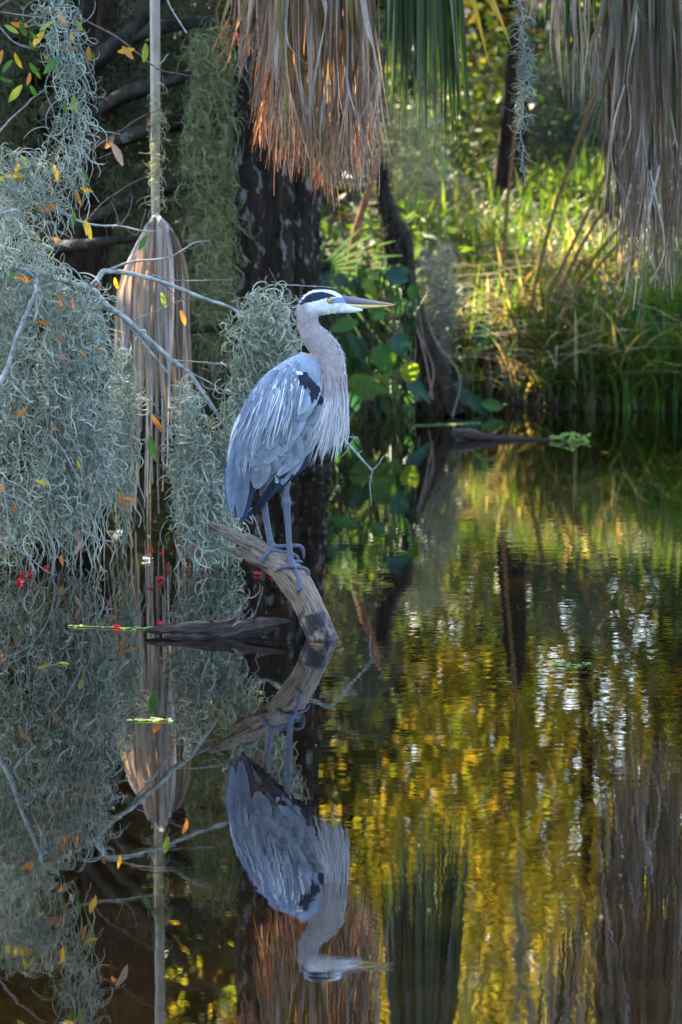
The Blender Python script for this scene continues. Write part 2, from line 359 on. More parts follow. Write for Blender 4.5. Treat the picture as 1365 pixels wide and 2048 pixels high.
# ---- weathered perch: a bent trunk rising from the water, its end split into two slabs
def log_mesh(path, sides=28, n=70, rough=.10, seed=0, seal=True, wet=None, wob=None, D=HD):
    """path rows: px, py, radius px, depth offset px"""
    r = smooth_path(path, n); s_ = mm(D)
    cen = P(r[:, 0], r[:, 1], D); cen[:, 1] += r[:, 3] * s_
    T = unit(np.gradient(cen, axis=0)); n1 = unit(np.cross(T, np.array([0, 1., 0]))); n2 = unit(np.cross(n1, T))
    a = np.arange(sides) * 2 * np.pi / sides; k = np.linspace(0, 1, n)
    g = np.random.default_rng(seed); rad = np.ones((n, sides))
    for j in range(9):
        fq = g.integers(2, 9); rad += rough * g.uniform(.2, .5) * np.sin(a[None] * fq + g.uniform(0, 6.28) + 2.2 * np.sin(k[:, None] * g.uniform(2, 9) + g.uniform(0, 6)))
    rad += rough * .35 * rnoise(k * 22, seed)[:, None]
    rad *= r[:, 2][:, None] * s_
    v = cen[:, None] + rad[..., None] * (np.cos(a)[None, :, None] * n1[:, None] + np.sin(a)[None, :, None] * n2[:, None])
    kk = np.arange(n - 1)[:, None] * sides; s = np.arange(sides)[None]; s2 = (s + 1) % sides
    f = np.stack([kk + s, kk + s2, kk + sides + s2, kk + sides + s], -1).reshape(-1, 4)
    c = np.zeros((n, sides, 3)); c[..., 0] = (k * 2)[:, None]; c[..., 1] = np.abs(a / np.pi - 1)[None] ; 
    c[..., 2] = (np.clip(1 - v[..., 2] / wet, 0, 1) * .75 if wet else 0)
    v = np.vstack([v.reshape(-1, 3), cen[0], cen[-1]]); N0 = n * sides
    s = np.arange(sides); s2 = (s + 1) % sides
    ft = np.vstack([np.stack([s2, s, np.full(sides, N0)], -1), np.stack([N0 - sides + s, N0 - sides + s2, np.full(sides, N0 + 1)], -1)])
    c = np.vstack([c.reshape(-1, 3), [[0, .5, 0]], [[2, .5, .9]]])
    return v, [f, ft], c
perch = thing('driftwood_perch', P(655, 1292, 12.0), 'bent grey driftwood trunk rising from the water with a split end', 'driftwood')
pd = [(500, 1098, 14, 0), (530, 1113, 22, 0), (560, 1131, 28, -2), (590, 1162, 30, -4), (615, 1203, 29, -6), (637, 1252, 29, -8), (652, 1295, 31, -10), (664, 1340, 34, -12), (676, 1400, 37, -14)]
v, f, c = log_mesh(pd, seed=3, wet=.15); obj('trunk', v, f, M['driftwood'], perch, c)
v, f, c = log_mesh([(417, 1046, 4, 4), (440, 1058, 9, 4), (470, 1073, 12, 4), (505, 1090, 14, 2), (540, 1108, 14, 0), (565, 1122, 12, 0)], sides=16, n=40, rough=.22, seed=8); obj('splinter', v, f, M['driftwood'], perch, c)
v, f, c = log_mesh([(457, 1098, 3, -6), (478, 1104, 8, -6), (505, 1113, 12, -6), (535, 1127, 15, -5), (560, 1142, 12, -4)], sides=14, n=36, rough=.26, seed=12); obj('splinter', v, f, M['driftwood'], perch, c)
for k, (a, b) in enumerate([((470, 1092), (520, 1112)), ((440, 1066), (500, 1096)), ((488, 1112), (540, 1132))]):
    v, f, c = log_mesh([(a[0], a[1], 1.2, -12), ((a[0] + b[0]) / 2, (a[1] + b[1]) / 2, 3.5, -13), (b[0], b[1], 4, -12)], sides=8, n=18, rough=.3, seed=20 + k); obj('splinter', v, f, M['driftwood'], perch, c)
lv, lf, _ = log_mesh(pd, seed=3, wet=.14)
log_bvh = BVHTree.FromPolygons([Vector(p) for p in lv], [tuple(int(i) for i in q) for h in lf for q in h])
def on_log(px, py, off, r):
    d = Vector(P(px, py, HD)) - Vector((0, 0, CAM_H)); d.normalize(); p = log_bvh.ray_cast(Vector((0, 0, CAM_H)), d)[0]
    return off if p is None else (p[1] - HD) / HS - r * .75
hb = Bag()
trunk_r = [(470, 1022, 5, 6, 0), (478, 985, 24, 18, 0), (496, 938, 45, 36, 0), (521, 890, 65, 52, 0), (553, 842, 72, 62, 0), (580, 797, 71, 62, 0), (600, 758, 56, 52, 0), (612, 728, 36, 38, 0), (618, 708, 14, 14, 0)]
hb.add(*loft(trunk_r))
neck_r = [(692, 606, 9, 7, 0), (680, 606, 17, 11, 0), (660, 604, 24, 15, 0), (638, 605, 26, 17, 0), (620, 616, 24, 17, 0), (616, 640, 20.5, 17, 0), (622, 662, 23, 18, 0), (638, 682, 27, 19, 0), (656, 706, 29, 21, 0), (664, 735, 28, 23, 0), (664, 780, 31, 27, 0), (650, 825, 36, 32, 0), (625, 865, 36, 34, 0), (600, 890, 20, 20, 0)]
hb.add(*loft(neck_r))
hb.add(*loft([(660, 612, 14, 9, 0), (690, 616, 11, 8, 0), (710, 619, 7, 6, 0), (727, 620, 2.5, 3, 0)], 12))     # feathered chin
# thighs and legs
hb.add(*loft([(590, 880, 26, 18, -18), (583, 915, 15, 11, -20), (579, 935, 7.5, 7, -20), (575, 968, 6.8, 6.5, -20), (572, 990, 7.5, 7, -20), (573, 1004, 10.5, 9, -20), (574, 1016, 8.0, 7.5, -20), (577, 1050, 6.6, 6.4, -22), (580, 1095, 6.4, 6.2, -27), (582, 1118, 7.2, 7, -31), (584, 1132, 8.5, 7, -35)], 12))
hb.add(*loft([(555, 900, 26, 18, 18), (535, 945, 12, 10, 18), (527, 978, 7.5, 7, 17), (529, 1010, 7, 6.6, 14), (535, 1050, 6.6, 6.4, 9), (541, 1082, 7, 7, 5), (545, 1097, 9, 8, 3)], 12))
def toe(pts, log=True): hb.add(*loft([(a, b, r, q, on_log(a, b, o_, r) if log else o_) for (a, b, r, q, o_) in [(a, b, r * .86, q * .86, o_) for (a, b, r, q, o_) in pts]], 10))
toe([(584, 1130, 7, 6, -23), (595, 1147, 5.5, 5, -30), (601, 1165, 5.5, 5, -32), (600, 1174, 4.5, 4, -33), (592, 1183, 2, 2, -32)])
toe([(583, 1127, 6, 5, -23), (566, 1131, 5, 4.5, -27), (549, 1141, 2.2, 2.4, -31)])
toe([(586, 1130, 6.5, 5.5, -24), (603, 1133, 5.5, 5, -21), (614, 1138, 5.2, 5, -14), (622, 1149, 2, 2, -12)])
toe([(584, 1124, 6, 5, -30), (597, 1121, 4.5, 4.2, -12), (606, 1124, 3.8, 3.6, -4)])
toe([(545, 1096, 7, 6, 3), (533, 1106, 5.5, 5, -8), (525, 1120, 5, 4.6, -20), (530, 1135, 2, 2, -26)])
toe([(545, 1094, 6.5, 5.5, 3), (572, 1093, 5.2, 5, 8), (598, 1093, 5.2, 5, 12), (607, 1102, 4.6, 4.6, 14), (608, 1121, 2, 2, 14)])
toe([(546, 1098, 6.5, 5.5, 2), (562, 1102, 5.2, 5, -2), (580, 1106, 5, 5, -3), (595, 1114, 4.6, 4.4, 0), (598, 1124, 2.5, 2.5, 0)])
v, f, _ = hb.out()
bv, bf = remeshed(v, f, .0030, 5, .5)
x, y = to_px(bv)
def paint(col, c, m): col[m] = c
BLUE = np.array([.25, .29, .365]); NAVY = np.array([.012, .018, .036]); WHITE = np.array([.80, .80, .82]); MAUVE = np.array([.36, .30, .295]); LEG = np.array([.085, .10, .14])
col = np.tile(BLUE, (len(bv), 1))
u = np.clip((930 - y) / 60, 0, 1)[:, None]; 
paint(col, NAVY * 1.3, inside([(650, 880), (600, 925), (480, 1045), (520, 1010), (600, 945), (650, 900)], x, y))
neckm = inside([(590, 580), (745, 580), (745, 640), (720, 860), (640, 860), (636, 790), (640, 720), (610, 712), (585, 660)], x, y)
col[neckm] = MAUVE
# chin, cheek and throat white, softly into the neck
tw = np.clip((640 - y + (x - 640) * .55) / 22, 0, 1) * np.clip((x - 606) / 14, .0, 1)
tw = np.where(neckm & (y < 690), tw, 0)[:, None]; col = col * (1 - tw) + WHITE * tw
paint(col, WHITE, neckm & (y < 606) & (x > 606))
paint(col, NAVY, inside([(598, 612), (606, 600), (613, 591), (625, 585.5), (645, 583), (662, 587), (674, 593), (655, 596), (640, 600), (622, 604), (612, 606)], x, y))
paint(col, (.22, .27, .36), inside([(663, 598), (676, 594), (700, 596), (700, 606), (672, 607), (662, 608)], x, y))
fr = inside([(640, 655), (660, 655), (690, 690), (698, 730), (698, 800), (692, 800), (688, 735), (681, 702), (655, 664)], x, y)
st_ = (np.sin(y * .9 + x * .8 + 3 * np.sin(y * .13)) + .6 * np.sin(x * 1.7) > .35)
paint(col, (.10, .11, .15), fr & st_); paint(col, (.52, .49, .50), fr & ~st_)
legm = (y > 934) & (x > 516) & ((x > 560) | (y > 985) | (bv[:, 1] > HD + .012))
legm &= ~inside([(440, 880), (640, 880), (600, 930), (470, 1050), (440, 1050)], x, y) | ((x > 566) & (x < 590) & (y > 940))
paint(col, LEG, legm); paint(col, (.55, .50, .46), legm & (x > 560) & (y < 965))
nz = 1 + .12 * np.sin(bv[:, 0] * 900 + np.sin(bv[:, 2] * 700) * 2) * np.sin(bv[:, 2] * 800)
col = col * np.where(legm, nz, 1)[:, None]
heron = thing('heron', P(565, 1120, HD), 'tall blue grey heron standing in profile on the driftwood perch', 'heron')
HB = obj('body', bv, bf, M['skin'], heron, col)
bvh = BVHTree.FromPolygons([Vector(p) for p in bv], [tuple(int(i) for i in q) for q in bf])
CAMV = Vector((0, 0, CAM_H))
def hit(px, py, last=None):
    d = Vector(P(px, py, HD)) - CAMV; d.normalize()
    p, nrm, i, dist = bvh.ray_cast(CAMV, d)
    if p is None:
        q = P(px, py, HD if last is None else last); return q, np.array([0, -1., 0]), False
    return np.array(p), np.array(nrm), True
def feather_mesh(pts, w, lift, K=8, shape='round', cam=.25):
    """pts: photo pixel polyline root->tip, laid on the body; w full width px; lift (root, tip) px off the body"""
    q = smooth_path(pts, K); L = []; last = None; Nn = []
    for i, (a, b) in enumerate(q):
        p, nrm, ok = hit(a, b, last)
        if ok: last = p[1]
        L.append(p); Nn.append(nrm)
    L = np.array(L)
    L[:, 1] = np.convolve(np.pad(L[:, 1], 2, 'edge'), np.ones(5) / 5, 'valid')
    t = np.linspace(0, 1, K); L[:, 1] -= (lift[0] + (lift[1] - lift[0]) * t) * HS
    if shape == 'round': prof = np.minimum(1, np.sqrt(np.clip(t * 5, 0.12, 1))) * np.sqrt(np.clip((1.02 - t) * 3.0, .02, 1))
    elif shape == 'point': prof = np.minimum(1, .35 + t * 3) * np.clip((1.0 - t) * 2.2, .03, 1)
    else: prof = np.clip(1.05 - t, .05, 1) ** .7
    T = unit(np.gradient(L, axis=0)); side = unit(np.cross(T, np.array([0, -1., 0])))
    W = (w * .5 * HS * prof)[:, None]
    back = np.array([0, 1., 0]) * W * cam
    v = np.stack([L - side * W + back, L - side * W * .5 + back * .25, L, L + side * W * .5 + back * .25, L + side * W + back], 1).reshape(-1, 3)
    k = np.arange(K - 1)[:, None] * 5; s = np.arange(4)[None]
    f = np.stack([k + s, k + s + 1, k + 6 + s, k + 5 + s], -1).reshape(-1, 4)
    return v, f, t
def mirrored(v, f):
    v = v.copy(); v[:, 1] = 2 * HD - v[:, 1]; return v, f[:, ::-1]
def feather(name, pts, w, lift, c, shape='round', edge=1.12, tip=1.0, both=True, K=8, pool=None, far=None):
    v, f, t = feather_mesh(pts, w, lift, K, shape)
    cc = np.asarray(c, float) * random.uniform(.84, 1.14)
    g = np.stack([np.full(K, edge), np.full(K, 1.0), np.full(K, .78), np.full(K, .95), np.full(K, edge)], 1) * (1 + (tip - 1) * t)[:, None]
    if cc.ndim == 2: cc = (cc[0] * (1 - np.clip(t * 1.6, 0, 1))[:, None] + cc[1] * np.clip(t * 1.6, 0, 1)[:, None])[:, None]
    colr = (g[..., None] * cc).reshape(-1, 3)
    if pool is not None: pool.add(v, f, colr)
    else: obj(name, v, f, M['feather'], heron, colr)
    if both:
        v2, f2 = mirrored(v, f)
        if far is not None: far.add(v2, f2, colr)
        else: obj(name, v2, f2, M['feather'], heron, colr)
SL = np.array([.12, .15, .21])
# tail and flight feathers, undermost first
for (p0, p1, p2, wd, c) in [
    ((500, 925), (482, 985), (470, 1036), 28, SL), ((510, 870), (468, 960), (462, 1024), 28, SL * 1.15), ((510, 935), (495, 995), (484, 1045), 22, NAVY * 2.2),
    ((505, 850), (466, 930), (458, 1000), 24, SL * 1.1)]:
    feather('tail_feather', [p0, p1, p2], wd, (3, 6), c, 'round')
for i in range(6):
    k = i / 5
    a = np.array([640, 872]) * (1 - k) + np.array([575, 930]) * k
    b = np.array([575, 962]) * (1 - k) + np.array([482, 1046]) * k
    feather('flight_feather', [a, (a + b) / 2 + (3, 6), b], 20 - 3 * k, (4 + i * .5, 5), NAVY * random.uniform(1.0, 2.2), 'point', edge=1.3)
for (p0, p1, p2, wd, c) in [
    ((640, 850), (602, 905), (556, 950), 24, BLUE * .8), ((620, 870), (580, 920), (532, 968), 26, BLUE * .85), ((590, 880), (560, 930), (520, 975), 28, BLUE * .8),
    ((500, 850), (486, 945), (481, 1034), 32, SL * 1.1), ((495, 840), (466, 930), (464, 1022), 24, SL * 1.25),
    ((500, 880), (522, 930), (513, 975), 42, BLUE * 1.0), ((525, 880), (545, 925), (535, 960), 36, BLUE * .9), ((550, 870), (568, 908), (560, 945), 34, BLUE * .95),
    ((575, 860), (592, 895), (585, 930), 34, BLUE), ((600, 845), (615, 875), (607, 912), 32, BLUE * 1.08), ((622, 830), (632, 858), (624, 895), 26, BLUE * 1.1)]:
    feather('flight_feather', [p0, p1, p2], wd, (9, 13), c, 'round', edge=1.16)
# covert rows, from the wing's edge up to the shoulder
ax = np.array([-.47, .88]); bx = np.array([.88, .47])
for r, s in enumerate([150, 128, 106, 84, 62, 42, 22, 4]):
    for c_ in np.arange(-62, 50, 17):
        c2 = c_ + random.uniform(-5, 5) + (r % 2) * 8
        root = np.array([612, 772]) + ax * (s - 26) + bx * c2
        if root[0] > 640 - max(0, (root[1] - 800)) * .1 or root[1] < 722: continue
        Lf = random.uniform(62, 90) * (.8 if s < 60 else 1)
        bend = bx * random.uniform(-3, 6)
        dirv = ax + bx * (.10 + c2 * .002); dirv /= np.linalg.norm(dirv)
        feather('covert_feather', [root, root + dirv * Lf * .5 + bend, root + dirv * Lf], random.uniform(20, 30), (4 + r * .8, 7 + r * .8 + random.uniform(0, 2.5)), BLUE * random.uniform(.75, 1.2) * np.array([1, 1, 1 + random.uniform(-.04, .04)]), 'round', edge=1.1, tip=1.05)
# dark shoulder patch
for i in range(26):
    k = random.random(); a = np.array([601, 742]) * (1 - k) + np.array([638, 775]) * k + np.array([random.uniform(-4, 6), random.uniform(-6, 6)])
    if k > .6: a[1] += random.uniform(0, 18); 
    feather('shoulder_feather', [a, a + (2 + 4 * k, 10), a + (1 + 3 * k, 24)], 10, (15, 17), NAVY * random.uniform(.8, 1.3), 'point', K=6)
for i in range(3):
    feather('shoulder_feather', [(592 + i * 3, 742 + i), (596 + i * 3, 745), (600 + i * 3, 748)], 6, (17, 18), WHITE, 'round', K=6)
# long pale plumes over the back and from the breast: single strands one can pick apart
FARP = Bag(); MANT = Bag()
def plume(pts, w, lift, c, both=True, pool=None):
    feather('plume', pts, w, lift, c, 'strand', edge=1.05, both=both, K=9, pool=pool, far=FARP)
for i in range(110):
    k = random.random()
    a = np.array([598, 752]) * (1 - k) + np.array([520, 800]) * k + np.array([random.uniform(-22, 18), random.uniform(-14, 26)])
    Lf = random.uniform(55, 125); sw = random.uniform(-.30, .08) - .15 * k
    d = np.array([-.30 + sw * .6 + .22 * (1 - k), .95]); d /= np.linalg.norm(d)
    bright = random.random() < .5
    plume([a, a + d * Lf * .5 + (random.uniform(-2, 3), 0), a + d * Lf + (random.uniform(-1, 5), 0)], random.uniform(1.8, 3.0) if bright else random.uniform(4, 8), (13, random.uniform(15, 24)), (np.array([.80, .82, .85]) if bright else BLUE * random.uniform(.55, 1.25)))
for i in range(90):      # mantle plumes running down the back's edge
    k = random.random(); a = np.array([575, 722]) * (1 - k) + np.array([472, 880]) * k + np.array([random.uniform(-1, 26), random.uniform(-8, 8)])
    Lf = random.uniform(60, 120); d = np.array([-.40 + .28 * k, .92]); d /= np.linalg.norm(d)
    plume([a, a + d * Lf * .5 + (-2, 0), a + d * Lf + (2, 0)], random.uniform(3, 7), (9, random.uniform(9, 14)), BLUE * random.uniform(.6, 1.5), pool=MANT)
for i in range(116):
    k = random.random(); z0 = random.random()
    a = np.array([644 + 46 * k + random.uniform(-4, 3), 748 + 84 * z0])
    tipx = 612 + 74 * k ** .8 + random.uniform(-8, 8) + 6 * z0; tipy = random.uniform(835, 908) + 26 * (.5 - abs(k - .4)) + (6 if random.random() < .1 else 0)
    tipx = min(tipx, 694); Lf = 1
    mid = (a * .5 + np.array([tipx, tipy]) * .5) + (3 + 5 * k, 0)
    g = random.random()
    plume([a, mid, (tipx, tipy)], random.uniform(2.2, 4.0), (3 + 6 * random.random(), random.uniform(2, 16)), (MAUVE * 1.05, np.array([.78, .76, .79]) * (.6 + .45 * g)))
for i in range(56):      # long separate breast strands
    k = random.random(); a = np.array([642 + 46 * k, random.uniform(790, 840)]); e = np.array([610 + 74 * k + random.uniform(-8, 8), random.uniform(880, 938) - 24 * abs(k - .4)])
    plume([a, (a + e) / 2 + (4, 0), e], 1.9, (8, random.uniform(6, 20)), np.array([.72, .71, .74]) * random.uniform(.7, 1.1))
for i in range(16):      # loose strands on the breast's front edge
    a = np.array([688 + random.uniform(-4, 4), random.uniform(745, 830)])
    plume([a, a + (5, 30), a + (random.uniform(2, 9), random.uniform(50, 78))], 2.2, (2, 2), np.array([.5, .5, .54]))
o = FARP.build('plumes_of_far_side', M['feather'], heron); o['kind'] = 'stuff'
o = MANT.build('mantle_plumes', M['feather'], heron); o['kind'] = 'stuff'
# short contour feathers that break up neck, head and shoulder (too fine to count)
cb = Bag(); px_, py_ = x, y
sel = np.where((py_ < 830) & ~legm)[0]; sel = rng.choice(sel, 5200)
for i in sel:
    p = bv[i]; a, b = px_[i], py_[i]
    hd = (b < 634) & (a > 600)
    if b < 715 and a < 700 and not hd:                      # neck: lie along the S curve
        ring = np.array([r[:2] for r in neck_r]); j = np.argmin(((ring - (a, b)) ** 2).sum(1)); j = min(max(j, 1), len(ring) - 2)
        d2 = ring[j + 1] - ring[j - 1]
    elif hd: d2 = np.array([-1, .25])
    elif a > 636: d2 = np.array([-.1, 1])
    else: d2 = np.array([-.5, .87])
    if hd and a > 676: continue
    d2 = d2 / np.linalg.norm(d2) + rng.normal(0, .16, 2)
    L_ = HS * (rng.uniform(4, 7) if hd else rng.uniform(7, 13)); t3 = np.array([d2[0], 0, -d2[1]]); 
    c0 = bv.mean(0); nr = np.array([0, np.sign(p[1] - HD), 0]) * .8; tip = p + t3 * L_ + nr * L_ * .12
    sd = unit(np.cross(t3, nr if abs(p[1] - HD) > 1e-4 else np.array([0, 1., 0]))) * HS * rng.uniform(.7, 1.5)
    off = nr * HS * .5
    cc = np.clip(col[i] * rng.uniform(.78, 1.22), 0, .85)
    cb.add(np.array([p - sd + off, p + sd + off, tip]), np.array([[0, 1, 2]]), cc)
o = cb.build('contour_feathers', M['feather'], heron, smooth=False); o['kind'] = 'stuff'
# bill
def bill(name, rings, cols):
    v, f = loft(rings, 14, 6); xx, yy = to_px(v); k = np.clip((xx - 680) / 110, 0, 1)[:, None]
    return obj(name, v, f, M['bill'], heron, np.array(cols[0]) * (1 - k) + np.array(cols[1]) * k)
bill('upper_bill', [(672, 600, 8, 6, 0), (690, 600.5, 9, 6, 0), (715, 602.5, 7.4, 5, 0), (745, 605, 4.6, 4, 0), (772, 607.5, 2.6, 2.6, 0), (791, 609.5, .9, .9, 0)], ((.09, .11, .18), (.40, .27, .18)))
bill('lower_bill', [(676, 610, 6, 5, 0), (695, 611, 6, 5, 0), (715, 612.5, 5.2, 4.4, 0), (745, 612.6, 3.8, 3.4, 0), (770, 611.5, 2.4, 2.2, 0), (787, 610.4, .8, .8, 0)], ((.66, .52, .36), (.80, .50, .10)))
for sgn in (-1, 1):
    p, nrm, ok = hit(660, 601); 
    if sgn > 0: p = p.copy(); p[1] = 2 * HD - p[1]
    def ball(cen, r, sq):
        a = np.linspace(0, np.pi, 9); b = np.linspace(0, 2 * np.pi, 17)[:-1]
        A, B_ = np.meshgrid(a, b, indexing='ij'); v = np.stack([np.sin(A) * np.cos(B_), np.cos(A) * sq, np.sin(A) * np.sin(B_)], -1).reshape(-1, 3) * r + cen
        k = np.arange(8)[:, None] * 16; s = np.arange(16)[None]; s2 = (s + 1) % 16
        return v, np.stack([k + s, k + s2, k + 16 + s2, k + 16 + s], -1).reshape(-1, 4)
    e = obj('eye', *ball(p + np.array([0, -sgn * -.0005, 0]), 4.8 * HS, .55), M['iris'], heron)
    obj('pupil', *ball(p + np.array([0, sgn * 2.2 * HS, 0]), 2.3 * HS, .35), M['pupil'], e)
    v, f, _ = threads(np.array([[p + np.array([math.cos(t) * 5.0 * HS, sgn * .8 * HS, math.sin(t) * 5.0 * HS]) for t in np.linspace(0, 2 * np.pi, 17)]]), np.full((1, 17), 1.0 * HS), 6)
    obj('eyelid', v, f, M['pupil'], e)

# ---- half sunken broken plank of wood
DW = float(water_d(1272))
plank = thing('broken_driftwood', P(450, 1268, DW), 'dark wet splintered driftwood lying low in the water beside the perch', 'driftwood')
v, f, c = log_mesh([(290, 1261, 3, 0), (330, 1260, 7, 0), (380, 1257, 9, 0), (440, 1253, 10, 0), (470, 1240, 4, 2)], sides=14, n=90, rough=.5, seed=31, D=DW, wet=.02); obj('splinter', v, f, M['wetwood'], plank, c)
v, f, c = log_mesh([(400, 1266, 8, -6), (450, 1262, 12, -8), (500, 1254, 13, -8), (545, 1248, 9, -6), (582, 1241, 2, -4)], sides=18, n=110, rough=.5, seed=33, D=DW, wet=.02); obj('slab', v, f, M['wetwood'], plank, c)
v, f, c = log_mesh([(470, 1250, 5, 6), (520, 1243, 6, 6), (575, 1240, 2, 6)], sides=12, n=60, rough=.5, seed=35, D=DW); obj('splinter', v, f, M['wetwood'], plank, c)
v, f, c = log_mesh([(330, 1275, 6, -16), (400, 1277, 9, -18), (470, 1274, 7, -18), (520, 1268, 3, -16)], sides=10, n=30, rough=.3, seed=37, D=DW, wet=.05); obj('splinter', v, f, M['wetwood'], plank, c)

# ------------------------------------------------------------------ trees
def lathe_trunk(path, sides=48, n=90, flute=.12, nf=9, rough=.05, seed=0):
    """path rows: world x, y, z, radius"""
    r = smooth_path(path, n); cen = r[:, :3]; T = unit(np.gradient(cen, axis=0))
    n1 = unit(np.cross(T, np.array([0, 1., 0.03]))); n2 = np.cross(n1, T); a = np.arange(sides) * 2 * np.pi / sides
    g = np.random.default_rng(seed); k = np.linspace(0, 1, n); rad = np.ones((n, sides))
    for j in range(7):
        fq = g.integers(2, nf + 4); rad += flute * g.uniform(.2, .6) * np.sin(a[None] * fq + g.uniform(0, 6.28) + .6 * np.sin(k[:, None] * g.uniform(1, 5)))
    rad += rough * g.normal(0, .35, (n, sides))
    rad *= r[:, 3][:, None]
    v = cen[:, None] + rad[..., None] * (np.cos(a)[None, :, None] * n1[:, None] + np.sin(a)[None, :, None] * n2[:, None])
    kk = np.arange(n - 1)[:, None] * sides; s = np.arange(sides)[None]; s2 = (s + 1) % sides
    f = np.stack([kk + s, kk + s2, kk + sides + s2, kk + sides + s], -1).reshape(-1, 4)
    return v.reshape(-1, 3), f
def limb(path, sides=10, n=28, rough=.1, seed=0):
    return lathe_trunk(path, sides, n, rough, 5, rough * .5, seed)

# gaps in the canopy: where sunlight gets through to what the photo shows lit
GAPS = [(P(930, 470, 22.6), .9), (P(1040, 640, 21.3), .6), (P(1180, 690, 21), .5), (P(1100, 520, 22), .7), (P(960, 760, 20.4), .3), (P(900, 430, 24), .4), (P(1240, 560, 21.5), .2),
        (P(310, 320, 15.1), .10), (P(275, 520, 15.1), .10), (P(585, 300, 14.4), .16), (P(655, 345, 14.4), .13), (P(960, 60, 15.8), .16), (P(870, 150, 16.4), .22),
        (P(1010, 130, 26), .9), (P(1150, 60, 27), .7), (P(760, 560, 19.8), .25), (P(730, 640, 19.8), .12), (P(700, 930, 19.0), .2),
        (np.array([.88, 13.0, 0]), .40), (np.array([1.2, 12.6, 0]), .25), (np.array([.6, 27.5, 3.6]), 1.8), (np.array([1.8, 27.2, 4.0]), 1.9), (np.array([1.2, 27, 2.6]), 1.4), (np.array([2.6, 28, 3.4]), 1.6), (np.array([2.2, 30.5, 5]), 1.5), (np.array([-.9, 18.2, 1.9]), .12), (np.array([-.6, 17.5, .9]), .1)]
def lit(p, scale=1.0):
    m = np.zeros(len(p), bool)
    for t, r in GAPS:
        q = p - np.asarray(t)[None]; al = (q * SUN).sum(1)
        m |= (np.linalg.norm(q - al[:, None] * SUN, axis=1) < r * scale) & (al > .6)
    return m
def leaf_cloud(cen, n, spread, size, colors, flat=.6, seed=0, gap=1.0):
    g = np.random.default_rng(seed); c = np.asarray(cen, float)
    i = g.integers(0, len(c), n); p = c[i] + g.normal(0, 1, (n, 3)) * np.asarray(spread)
    if gap: p = p[~lit(p, gap)]
    n = len(p); nrm = unit(g.normal(0, 1, (n, 3)) + np.array([0, 0, flat * 2])); axd = unit(np.cross(nrm, g.normal(0, 1, (n, 3))))
    L = size * g.uniform(.6, 1.3, n); v, f = leaf_quads(p, nrm, axd, L, L * g.uniform(.38, .6, n))
    colors = np.asarray(colors, float); cc = colors[g.integers(0, len(colors), n)] * g.uniform(.7, 1.3, (n, 1))
    return v, f, np.repeat(cc, 4, 0)
GREENS = [(.045, .075, .015), (.03, .055, .012), (.07, .095, .02), (.02, .036, .01)]
GOLD = [(.36, .36, .05), (.46, .38, .06), (.22, .30, .04), (.46, .32, .06)]  # yellows brightened to stand in for sunlight on the foliage
SHADED_GREENS = [tuple(.5 * q for q in c_) for c_ in GREENS]  # greens halved: the wood's shade is put into the leaf colour
def tree(name, label, base, h, r0, lean, crown_c, crown_r, nleaf, size, colors, bark, group=None, seed=0, nlimb=7, gap=1.0, low=.35):
    b = np.array([base[0], base[1], float(gz(np.array(base[0]), np.array(base[1]))) - .15]); g = np.random.default_rng(seed)
    t = thing(name, b, label, 'tree', group)
    top = b + np.array([lean[0], lean[1], h])
    pts = [np.r_[b, r0 * 1.5], np.r_[b * .93 + top * .07, r0 * 1.05], np.r_[b * .5 + top * .5 + g.normal(0, .12, 3) * [1, 1, 0], r0 * .8], np.r_[top, r0 * .3]]
    obj('trunk', *lathe_trunk(pts, 28, 50, .14, 7, .06, seed), M[bark], t)
    cc = []; lb = Bag()
    for k in range(nlimb):
        s = low + (1 - low) * (k + .5) / nlimb; o = b * (1 - s) + top * s; an = g.uniform(0, 6.28)
        e = o + np.array([math.cos(an) * crown_r[0], math.sin(an) * crown_r[1], g.uniform(.2, .9) * crown_r[2]]) * g.uniform(.55, 1.0)
        m = (o + e) / 2 + g.normal(0, .25, 3)
        lb.add(*limb([np.r_[o, r0 * .42 * (1.2 - s)], np.r_[m, r0 * .28], np.r_[e, r0 * .08]], 8, 16, .1, seed + k))
        for q in np.linspace(.35, 1, 7): cc.append(smooth_path([o, m, e], 20)[int(q * 19)] + g.normal(0, .25, 3))
    cc = np.array(cc)
    extra = g.normal(0, 1, (60, 3)); extra = unit(extra) * (g.uniform(.3, 1, (60, 1)) ** .6) * np.asarray(crown_r) + np.asarray(crown_c)
    cc = np.vstack([cc, extra])
    lb.build('limbs', M[bark], t)
    v, f, c = leaf_cloud(cc, nleaf, np.array(crown_r) * .17, size, colors, seed=seed + 99, gap=gap)
    obj('crown', v, f, M['canopy'], t, c, smooth=False)
    return t
# big cypress right behind the heron
TD = 17.0
cyp = thing('cypress_tree', P(560, 945, TD) * [1, 1, 0], 'dark furrowed cypress trunk with pale lichen streaks standing behind the heron', 'tree')
def Q(px, py, d, r): return np.r_[P(px, py, d), r * mm(d)]
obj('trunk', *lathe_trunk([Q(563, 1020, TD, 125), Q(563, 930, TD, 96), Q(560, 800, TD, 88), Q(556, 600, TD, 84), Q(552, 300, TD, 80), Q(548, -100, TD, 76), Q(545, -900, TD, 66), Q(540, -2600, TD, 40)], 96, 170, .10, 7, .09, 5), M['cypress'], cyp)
ctop = P(540, -2600, TD); g = np.random.default_rng(4); cc = []; lb = Bag()
for k in range(9):
    o = P(545, -900 - 190 * k, TD); an = g.uniform(0, 6.28); e = o + np.array([math.cos(an) * 2.2, math.sin(an) * 2.2, g.uniform(.3, 1.0)])
    lb.add(*limb([np.r_[o, .06], np.r_[(o + e) / 2 + g.normal(0, .1, 3), .04], np.r_[e, .012]], 8, 14, .1, k)); cc += [o * (1 - q) + e * q for q in np.linspace(.4, 1.1, 8)]
